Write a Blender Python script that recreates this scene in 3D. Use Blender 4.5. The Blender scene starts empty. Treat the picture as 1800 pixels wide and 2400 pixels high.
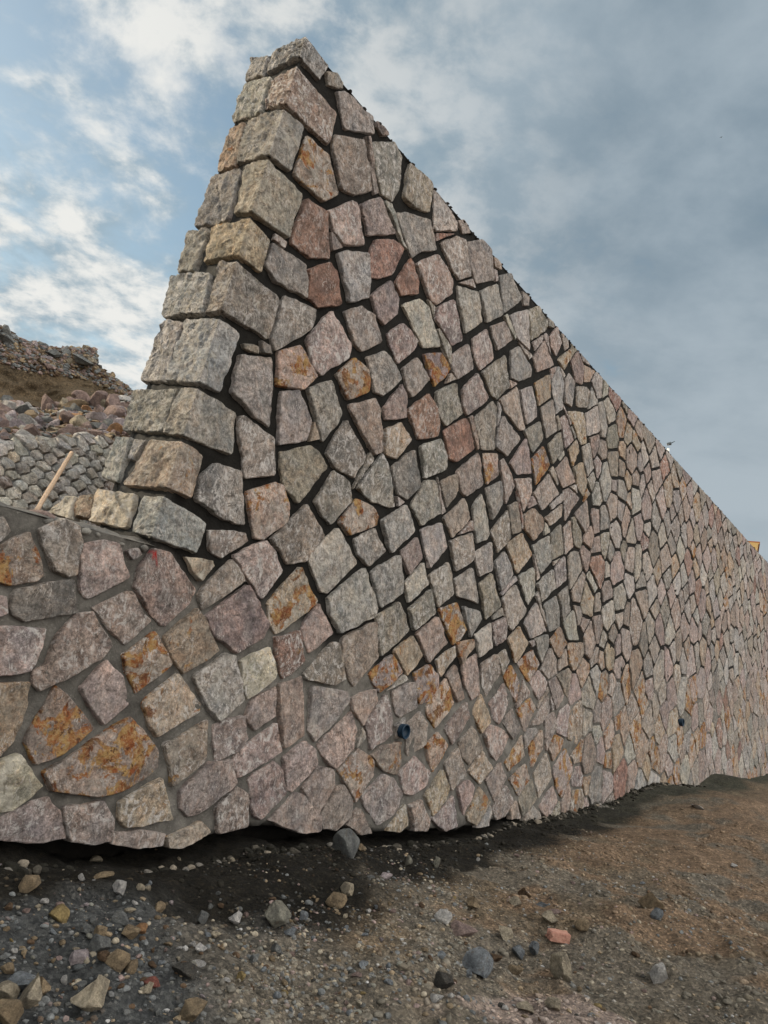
import bpy, math, random
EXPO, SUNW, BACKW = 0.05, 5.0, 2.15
import bpy, math, random
import numpy as np
from math import sin, cos, radians, pi, atan2, sqrt

# ------------------------------------------------------------------ camera
EYE = 1.45                      # eye height, metres
ROLL, PITCH, FOC = radians(9.0), radians(10.934983), 1800.0
cF = np.array([0, cos(PITCH), sin(PITCH)]); cU = np.array([0, -sin(PITCH), cos(PITCH)]); cX = np.array([1., 0, 0])
scn = bpy.context.scene
cam_d = bpy.data.cameras.new('camera'); cam = bpy.data.objects.new('camera', cam_d)
scn.collection.objects.link(cam); scn.camera = cam
cam.location = (0, 0, EYE)
rx = cX*cos(ROLL) + cU*sin(ROLL)      # image right
ru = cU*cos(ROLL) - cX*sin(ROLL)       # image up
from mathutils import Matrix, Vector
cam.matrix_world = Matrix(((rx[0], ru[0], -cF[0], 0), (rx[1], ru[1], -cF[1], 0), (rx[2], ru[2], -cF[2], EYE), (0, 0, 0, 1)))
cam_d.sensor_fit = 'HORIZONTAL'; cam_d.sensor_width = 36.0; cam_d.lens = 36.0
cam_d.clip_start = 0.05; cam_d.clip_end = 3000

# ------------------------------------------------------------------ light, sky, exposure
scn.view_settings.view_transform = 'Standard'; scn.view_settings.look = 'None'
scn.view_settings.gamma = 1.0; scn.view_settings.exposure = EXPO
SUN_EL, SUN_AZ = radians(24), radians(-80)      # azimuth from +Y, clockwise
sd = Vector((sin(SUN_AZ)*cos(SUN_EL), cos(SUN_AZ)*cos(SUN_EL), sin(SUN_EL)))
sun_d = bpy.data.lights.new('sun', 'SUN'); sun_d.energy = SUNW; sun_d.angle = radians(3); sun_d.color = (1.0, .86, .66)
sun = bpy.data.objects.new('sun', sun_d); scn.collection.objects.link(sun)
sun.rotation_euler = sd.to_track_quat('Z', 'Y').to_euler(); sun.location = (-20, 0, 20)

class NB:
    """tiny node helper"""
    def __init__(s, nt): s.nt = nt
    def n(s, t, **kw):
        o = s.nt.nodes.new(t)
        for k, v in kw.items():
            if k.startswith('i_'):
                o.inputs[k[2:].replace('_', ' ')].default_value = v
            else: setattr(o, k, v)
        return o
    def l(s, a, b): s.nt.links.new(a, b)
    def noise(s, vec, scale, detail=5, rough=.55, dist=0.0, w=None):
        o = s.n('ShaderNodeTexNoise'); o.inputs['Scale'].default_value = scale; o.inputs['Detail'].default_value = detail
        o.inputs['Roughness'].default_value = rough; o.inputs['Distortion'].default_value = dist
        if vec is not None: s.l(vec, o.inputs['Vector'])
        return o.outputs['Fac']
    def math(s, op, a, b=None, c=None, clamp=False):
        o = s.n('ShaderNodeMath', operation=op, use_clamp=clamp)
        for i, x in enumerate((a, b, c)):
            if x is None: continue
            if isinstance(x, (int, float)): o.inputs[i].default_value = x
            else: s.l(x, o.inputs[i])
        return o.outputs[0]
    def ramp(s, v, a, b, lo=0.0, hi=1.0):
        o = s.n('ShaderNodeMapRange', interpolation_type='SMOOTHSTEP')
        s.l(v, o.inputs[0]); o.inputs[1].default_value = a; o.inputs[2].default_value = b
        o.inputs[3].default_value = lo; o.inputs[4].default_value = hi
        return o.outputs[0]
    def mix(s, f, a, b, mode='MIX'):
        o = s.n('ShaderNodeMix', data_type='RGBA', blend_type=mode)
        for i, x in ((0, f), (6, a), (7, b)):
            if isinstance(x, (int, float)): o.inputs[i].default_value = x
            elif isinstance(x, tuple): o.inputs[i].default_value = x if len(x) == 4 else (*x, 1)
            else: s.l(x, o.inputs[i])
        return o.outputs[2]
    def scale(s, v, sc):
        o = s.n('ShaderNodeVectorMath', operation='MULTIPLY'); s.l(v, o.inputs[0]); o.inputs[1].default_value = sc
        return o.outputs[0]
    def dot(s, v, d):
        o = s.n('ShaderNodeVectorMath', operation='DOT_PRODUCT'); s.l(v, o.inputs[0]); o.inputs[1].default_value = d
        return o.outputs['Value']

world = bpy.data.worlds.new('World'); scn.world = world; world.use_nodes = True
nt = world.node_tree; nt.nodes.clear(); N = NB(nt)
tc = N.n('ShaderNodeTexCoord'); V = tc.outputs['Generated']
sky = N.n('ShaderNodeTexSky', sky_type='NISHITA', sun_disc=False)
sky.sun_elevation = SUN_EL; sky.sun_rotation = SUN_AZ; sky.air_density = 1.0; sky.dust_density = 1.5; sky.ozone_density = 2.0
skyc = N.mix(1.0, sky.outputs[0], (1.42, 1.36, 1.08), 'MULTIPLY')
# clouds: direction projected on a flat cloud deck, so that they stay put in the sky
sep = N.n('ShaderNodeSeparateXYZ'); N.l(V, sep.inputs[0])
zz = N.math('MAXIMUM', N.math('ADD', sep.outputs[2], .22), .05)
cmb = N.n('ShaderNodeCombineXYZ')
N.l(N.math('DIVIDE', sep.outputs[0], zz), cmb.inputs[0]); N.l(N.math('DIVIDE', sep.outputs[1], zz), cmb.inputs[1])
cv = cmb.outputs[0]
big = N.noise(cv, 1.7, 6, .55, .1)
med = N.noise(cv, 4.2, 9, .60, .15)
fine = N.noise(cv, 14, 8, .6, .2)
right = N.ramp(N.dot(V, (.93, -.1, .25)), -.30, .34)       # 0 on the left of the view, 1 on the right
cover = N.math('ADD', N.math('ADD', N.math('MULTIPLY', big, .45), N.math('MULTIPLY', med, .55)), N.math('MULTIPLY', right, .14))
mask = N.ramp(cover, .42, .56)
puff = N.ramp(N.math('ADD', N.math('MULTIPLY', med, .6), N.math('MULTIPLY', fine, .4)), .42, .58)
cl_left = N.mix(puff, (.33, .43, .50), (.82, .82, .79))
cl_right = N.mix(N.ramp(N.math('ADD', N.math('MULTIPLY', big, .6), N.math('MULTIPLY', med, .4)), .38, .62), (.215, .285, .345), (.36, .43, .485))
low = N.ramp(sep.outputs[2], .6, .12)
cl_right = N.mix(N.math('MULTIPLY', low, .75), cl_right, (.43, .49, .53))
cloud = N.mix(right, cl_left, cl_right)
# bright sky patch added behind the photographer, out of view, to light the wall front
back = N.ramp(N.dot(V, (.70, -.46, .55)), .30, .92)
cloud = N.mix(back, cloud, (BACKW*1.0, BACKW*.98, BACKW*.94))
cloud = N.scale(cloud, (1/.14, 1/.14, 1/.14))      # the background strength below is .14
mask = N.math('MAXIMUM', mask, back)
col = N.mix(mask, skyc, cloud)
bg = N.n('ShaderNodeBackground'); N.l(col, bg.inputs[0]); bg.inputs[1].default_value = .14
out = N.n('ShaderNodeOutputWorld'); N.l(bg.outputs[0], out.inputs[0])

# ------------------------------------------------------------------ small tools
random.seed(7); rng = np.random.default_rng(7)
col_ = scn.collection
def link(name, me, mat=None, parent=None):
    o = bpy.data.objects.new(name, me); col_.objects.link(o)
    if mat is not None and not me.materials: me.materials.append(mat)
    if parent is not None: o.parent = parent
    return o
def tag(o, label=None, cat=None, group=None, kind=None):
    if label: o['label'] = label
    if cat: o['category'] = cat
    if group: o['group'] = group
    if kind: o['kind'] = kind
    return o
def empty(name, loc=(0, 0, 0)):
    o = bpy.data.objects.new(name, None); col_.objects.link(o); o.location = loc; o.empty_display_size = .1; return o
def mesh(name, verts, faces, smooth=True, attrs=None):
    me = bpy.data.meshes.new(name)
    me.from_pydata([tuple(map(float, v)) for v in verts], [], faces)
    if smooth: me.polygons.foreach_set('use_smooth', [True]*len(me.polygons))
    if attrs:
        for k, a in attrs.items():
            at = me.color_attributes.new(k, 'FLOAT_COLOR', 'POINT')
            b = np.ones((len(verts), 4), np.float32); b[:, :a.shape[1]] = a
            at.data.foreach_set('color', b.ravel())
    me.update(); return me
def hsh(ix, iy, iz, k):
    n = (ix*374761393 + iy*668265263 + iz*2147483647 + k*974634777) & 0xffffffff
    n = ((n ^ (n >> 13))*1274126177) & 0xffffffff
    n = ((n ^ (n >> 16))*2246822519) & 0xffffffff
    return ((n ^ (n >> 15)) & 0xffffff)/float(0xffffff)*2-1
def vnoise(P, k=0):
    """value noise, P (n,3) -> about -1..1"""
    P = np.asarray(P, float); I = np.floor(P).astype(np.int64); f = P-I; f = f*f*f*(f*(f*6-15)+10)
    r = 0
    for dx in (0, 1):
        wx = f[:, 0] if dx else 1-f[:, 0]
        for dy in (0, 1):
            wy = f[:, 1] if dy else 1-f[:, 1]
            for dz in (0, 1):
                wz = f[:, 2] if dz else 1-f[:, 2]
                r = r + wx*wy*wz*hsh(I[:, 0]+dx, I[:, 1]+dy, I[:, 2]+dz, k)
    return r
def fbm(P, sc, octv=4, k=0, gain=.5):
    P = np.asarray(P, float)*sc; a = 1; s = 0; t = 0
    for i in range(octv):
        s = s+a*vnoise(P+i*17.3, k+i); t += a; a *= gain; P = P*2.03
    return s/t*1.6
def ridged(P, sc, octv=3, k=0):
    P = np.asarray(P, float)*sc; a = 1; s = 0; t = 0
    for i in range(octv):
        s = s+a*(1-2*np.abs(vnoise(P+i*9.1, k+i))); t += a; a *= .5; P = P*2.1
    return s/t
def sm(x, a, b):
    t = np.clip((x-a)/(b-a), 0, 1); return t*t*(3-2*t)

# ------------------------------------------------------------------ survey of the site (eye at the origin, later lifted by EYE)
def ray(x, y):
    dx = x-900; dy = y-1200
    a = dx*cos(ROLL)+dy*sin(ROLL); b = -dx*sin(ROLL)+dy*cos(ROLL)
    v = a*cX+FOC*cF-b*cU
    return v/np.linalg.norm(v)
AZ = radians(36.8); BETA = radians(4)
D = np.array([sin(AZ), cos(AZ), 0.]); NH = np.array([cos(AZ), -sin(AZ), 0.])     # along the wall; out of its front face
NF = NH*cos(BETA)+np.array([0, 0, sin(BETA)])
_f = ray(390, 1985); _f = _f*1.3/-_f[2]; CF = NF@_f
def onfront(x, y):
    R = ray(x, y); return R*CF/(NF@R)
Tt = onfront(716, 92); Bb = onfront(356, 1262)
ED = (Tt-Bb)/(Tt[2]-Bb[2])
def corner(z): return Bb+ED*(z-Bb[2])
LF = -NH                                                            # the end face runs back this way
NL = np.cross(ED, LF); NL /= np.linalg.norm(NL)
if NL@D > 0: NL = -NL
CL = NL@Bb
ZT = float(Tt[2]); ZL = 0.48                                         # wall top, ledge of the low wall (from the eye)
def corner_v(z): return Bb[None, :]+ED[None, :]*(z-Bb[2])[:, None]
def to3(s, z, h, fold=True):
    """unfolded wall coordinates -> world. s>0 front face, s<0 end face (fold) or front face carried on"""
    s = np.asarray(s, float); z = np.asarray(z, float); h = np.asarray(h, float)
    C = corner_v(z)
    P = C+s[:, None]*D+h[:, None]*NF
    if fold:
        w = np.clip((.003-s)/.006, 0, 1)[:, None]                     # rounded arris
        n = NF*(1-w)+NL*w; n = n/np.linalg.norm(n, axis=1)[:, None]
        base = C+np.where(s[:, None] >= 0, s[:, None]*D, -s[:, None]*LF)
        Q = base+h[:, None]*n*(1+.40*np.exp(-(s[:, None]/.004)**2))
        P = np.where(s[:, None] > .05, P, Q)
    P = P.copy(); P[:, 2] += EYE
    return P
def sz_front(x, y):
    P = onfront(x, y); return float((P-corner(P[2]))@D), float(P[2])
def sz_end(x, y):
    R = ray(x, y); P = R*CL/(NL@R); return float((P-corner(P[2]))@D*0-(P-corner(P[2]))@LF), float(P[2])
FOOT = [(0, 1968), (150, 1968), (250, 1985), (400, 1985), (480, 1970), (560, 1945), (640, 1940), (720, 1950), (780, 1938), (860, 1955), (960, 1948),
        (1070, 1948), (1200, 1915), (1300, 1915), (1400, 1890), (1460, 1865), (1540, 1835), (1600, 1845), (1640, 1840), (1670, 1810), (1730, 1828), (1795, 1815)]
fs = np.array([sz_front(*p) for p in FOOT])
fs = np.vstack([[[-6, -1.15]], fs, [[60, -1.4]]])
def zfoot(s): return np.interp(s, fs[:, 0], fs[:, 1])
MB = np.array([(-6, 1.0), (-.2, .62), (0, .44), (.6, .30), (1.5, .13), (2.7, -.03), (4.3, -.07), (6.4, .2), (9.9, .3), (16, .85), (26, 1.3), (60, 1.5)])
def zmort(s): return np.interp(s, MB[:, 0], MB[:, 1])
def topz(s): return ZT-np.interp(s, [0, .4, 1.2, 3, 5.5, 13, 24, 40], [0, .0, .03, .05, .065, .105, .15, .2])
def endw(z): return np.interp(z, [-2, .55, 1.2, 4.8], [.62, .62, .50, .64])

# ------------------------------------------------------------------ stone colours (real, unlit)
PAL = {'g': ((.315, .295, .275), .0, .1), 'n': ((.265, .242, .212), .05, .05), 'p': ((.31, .255, .232), .05, .1), 'r': ((.26, .165, .135), .25, .05),
       't': ((.33, .265, .205), .52, .25), 'o': ((.33, .262, .215), .80, .3), 'O': ((.32, .258, .235), .86, .15), 'l': ((.37, .345, .32), .0, .3),
       'e': ((.30, .295, .285), .0, .1), 'w': ((.48, .43, .35), .15, .7), 'W': ((.54, .53, .50), 0, .5), 'x': ((.30, .235, .205), .0, .1)}

class Stones:
    """collects masonry stones and builds them as one mesh"""
    def __init__(s): s.S = []; s.Z = []; s.H = []; s.prof = []; s.col = []; s.par = []; s.faces = []; s.C = []; s.n = 0
    def add(s, poly, code='g', p=.03, res=.02, fold=True, rough=1.0, seedk=0, rnd=None, gap=0.0, flat=1.0, snap=False):
        rnd = rnd or random
        poly = np.array(poly, float)
        a = .5*np.sum(poly[:, 0]*np.roll(poly[:, 1], -1)-poly[:, 1]*np.roll(poly[:, 0], -1))
        if a < 0: poly = poly[::-1]
        if abs(a) < .0015: return
        # soften the corners a little
        q = []
        for i in range(len(poly)):
            A, B, C = poly[i-1], poly[i], poly[(i+1) % len(poly)]
            q.append(B+(A-B)*.045); q.append(B+(C-B)*.045)
        poly = np.array(q); n0 = len(poly)
        pts = []
        for i in range(n0):
            A, B = poly[i], poly[(i+1) % n0]; m = max(1, int(round(np.linalg.norm(B-A)/res)))
            for j in range(m): pts.append(A+(B-A)*j/m)
        B = np.array(pts); nb = len(B)
        if nb < 6: return
        c = B.mean(0)
        P3 = np.c_[B*1.0, np.full(nb, seedk*.37)]
        amp = min(.008, .036*np.sqrt(abs(a)))
        B = B+np.c_[fbm(P3, 11, 4, 3), fbm(P3, 11, 4, 11)]*amp
        v = B-c; r = np.linalg.norm(v, axis=1)[:, None]; R = float(r.mean()); v = v/r
        if gap: B = c+v*np.maximum(r-gap, .3*r); r = np.maximum(r-gap, .3*r)
        ins = [0, .003, .009, .022]; ins = [x_*min(1, R/.14) for x_ in ins]; ins = [i for i in ins if i < .35*R]
        k = max(1, int((R-ins[-1])/(res*1.15)))
        rings = []; prof = []
        for j, i in enumerate(ins):
            rings.append(c+v*np.maximum(r-i, r*.25)); prof.append([0, .90, 1.0, 1.0][j])
        base = rings[-1]
        for j in range(1, k):
            t = 1-j/k; rings.append(c+(base-c)*t); prof.append(1.0)
        st = s.n
        allp = np.vstack(rings+[c[None, :]]); pr = np.concatenate([np.full(nb, x) for x in prof]+[[1.0]])
        # height: proud face, a tilt, two split facets
        d = allp-c
        if snap: allp[:, 0] = np.where(np.abs(allp[:, 0]) < res*.35, 0.0, allp[:, 0])
        h = np.full(len(allp), p)+(d@np.array([rnd.uniform(-.05, .05), rnd.uniform(-.06, .05)]))*flat
        for f in range(3):
            an = rnd.uniform(0, 2*pi); u = np.array([cos(an), sin(an)]); off = rnd.uniform(0, .75)*R
            h = h-np.maximum(0, d@u-off)*rnd.uniform(.04, .17)*flat
        h = np.maximum(h, p*.35)*float(np.clip(1.12-max(0, c[0])/7, .32, 1))
        s.S.append(allp[:, 0]); s.Z.append(allp[:, 1]); s.H.append(h); s.prof.append(pr)
        base_c, rust, pale = PAL[code]
        g = rnd.uniform(.80, 1.22)
        jit = np.array([rnd.uniform(.95, 1.06), 1, rnd.uniform(.93, 1.06)])
        cc = np.tile(np.array(base_c)*g*jit, (len(allp), 1))
        par = np.tile([min(1, max(0, rust+rnd.uniform(-.05, .08))), pale, rnd.random()], (len(allp), 1))
        if code == 'x':                                            # a dab of red marking paint
            px_, pz_ = sz_front(357, 1302)
            dd = np.exp(-(((allp[:, 0]-px_+.3*(allp[:, 1]-pz_))/.02)**2+((allp[:, 1]-pz_)/.05)**2)**1.5)*(1+.5*np.sin(allp[:, 1]*190))
            m = (dd > .45)
            cc[m] = (.42, .015, .012); par[m] = (0, 0, .5)
        s.col.append(cc); s.par.append(par); s.C.append(np.tile([rough, seedk, 1.0 if fold else 0.0], (len(allp), 1)))
        nr = len(rings)
        for j in range(nr-1):
            a0 = st+j*nb; b0 = a0+nb
            for i in range(nb):
                i2 = (i+1) % nb; s.faces.append((a0+i, a0+i2, b0+i2, b0+i))
        a0 = st+(nr-1)*nb; cc_ = st+nr*nb
        for i in range(nb): s.faces.append((a0+i, a0+(i+1) % nb, cc_))
        s.n += len(allp)
    def build(s, name, mat, parent, to=None):
        S = np.concatenate(s.S); Z = np.concatenate(s.Z); H = np.concatenate(s.H); pr = np.concatenate(s.prof); C = np.vstack(s.C)
        P3 = np.c_[S, Z, C[:, 1]*.731]
        near = np.exp(-np.maximum(S, 0)/9)
        C = C.copy(); ar = 1-.85*np.exp(-(S/.035)**2) if C[0, 2] > .5 and to is None else 1.0
        if C[0, 2] > .5 and to is None: C[:, 0] = np.where(S > .01, 1.0, C[:, 0]*1.1)
        n = fbm(P3, 5, 3, 1)*.012+(fbm(P3, 18, 3, 5)*.0055*C[:, 0]+np.maximum(ridged(P3, 11, 3, 9), 0)*.006*C[:, 0])*ar+fbm(P3, 60, 2, 21)*.0016*near*C[:, 0]
        rough2 = np.maximum(0, C[:, 0]-1)
        n = n+rough2*ar*(ridged(P3*np.array([1.5, .8, 1]), 9, 4, 31)*.013+np.abs(fbm(P3, 26, 3, 37))*.010)
        h = -.055+(H+n+.055)*pr
        if name == 'corner_stone':                                 # put an edge loop on the arris itself
            import bmesh
            bm = bmesh.new(); vs = [bm.verts.new((a, b_, c_)) for a, b_, c_ in zip(S, Z, h)]
            for f in s.faces:
                try: bm.faces.new([vs[i] for i in f])
                except ValueError: pass
            bm.verts.ensure_lookup_table()
            bmesh.ops.bisect_plane(bm, geom=bm.verts[:]+bm.edges[:]+bm.faces[:], dist=1e-6, plane_co=(0, 0, 0), plane_no=(1, 0, 0))
            bm.verts.index_update(); Q = np.array([v.co[:] for v in bm.verts]); s.faces = [tuple(v.index for v in f.verts) for f in bm.faces]; bm.free()
            S, Z, h = Q.T; S = np.where(abs(S) < 2e-6, 0, S); k0 = s.col[0][0]; p0 = s.par[0][0]
            s.col = [np.tile(k0, (len(S), 1))]; s.par = [np.tile(p0, (len(S), 1))]
        P = (to or to3)(S, Z, h) if to else to3(S, Z, h, True) if C[0, 2] > .5 else to3(S, Z, h, False)
        me = mesh(name, P, s.faces, True, {'col': np.vstack(s.col), 'par': np.vstack(s.par)})
        try: me.set_sharp_from_angle(angle=radians(34))
        except Exception: pass
        return link(name, me, mat, parent)

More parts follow.
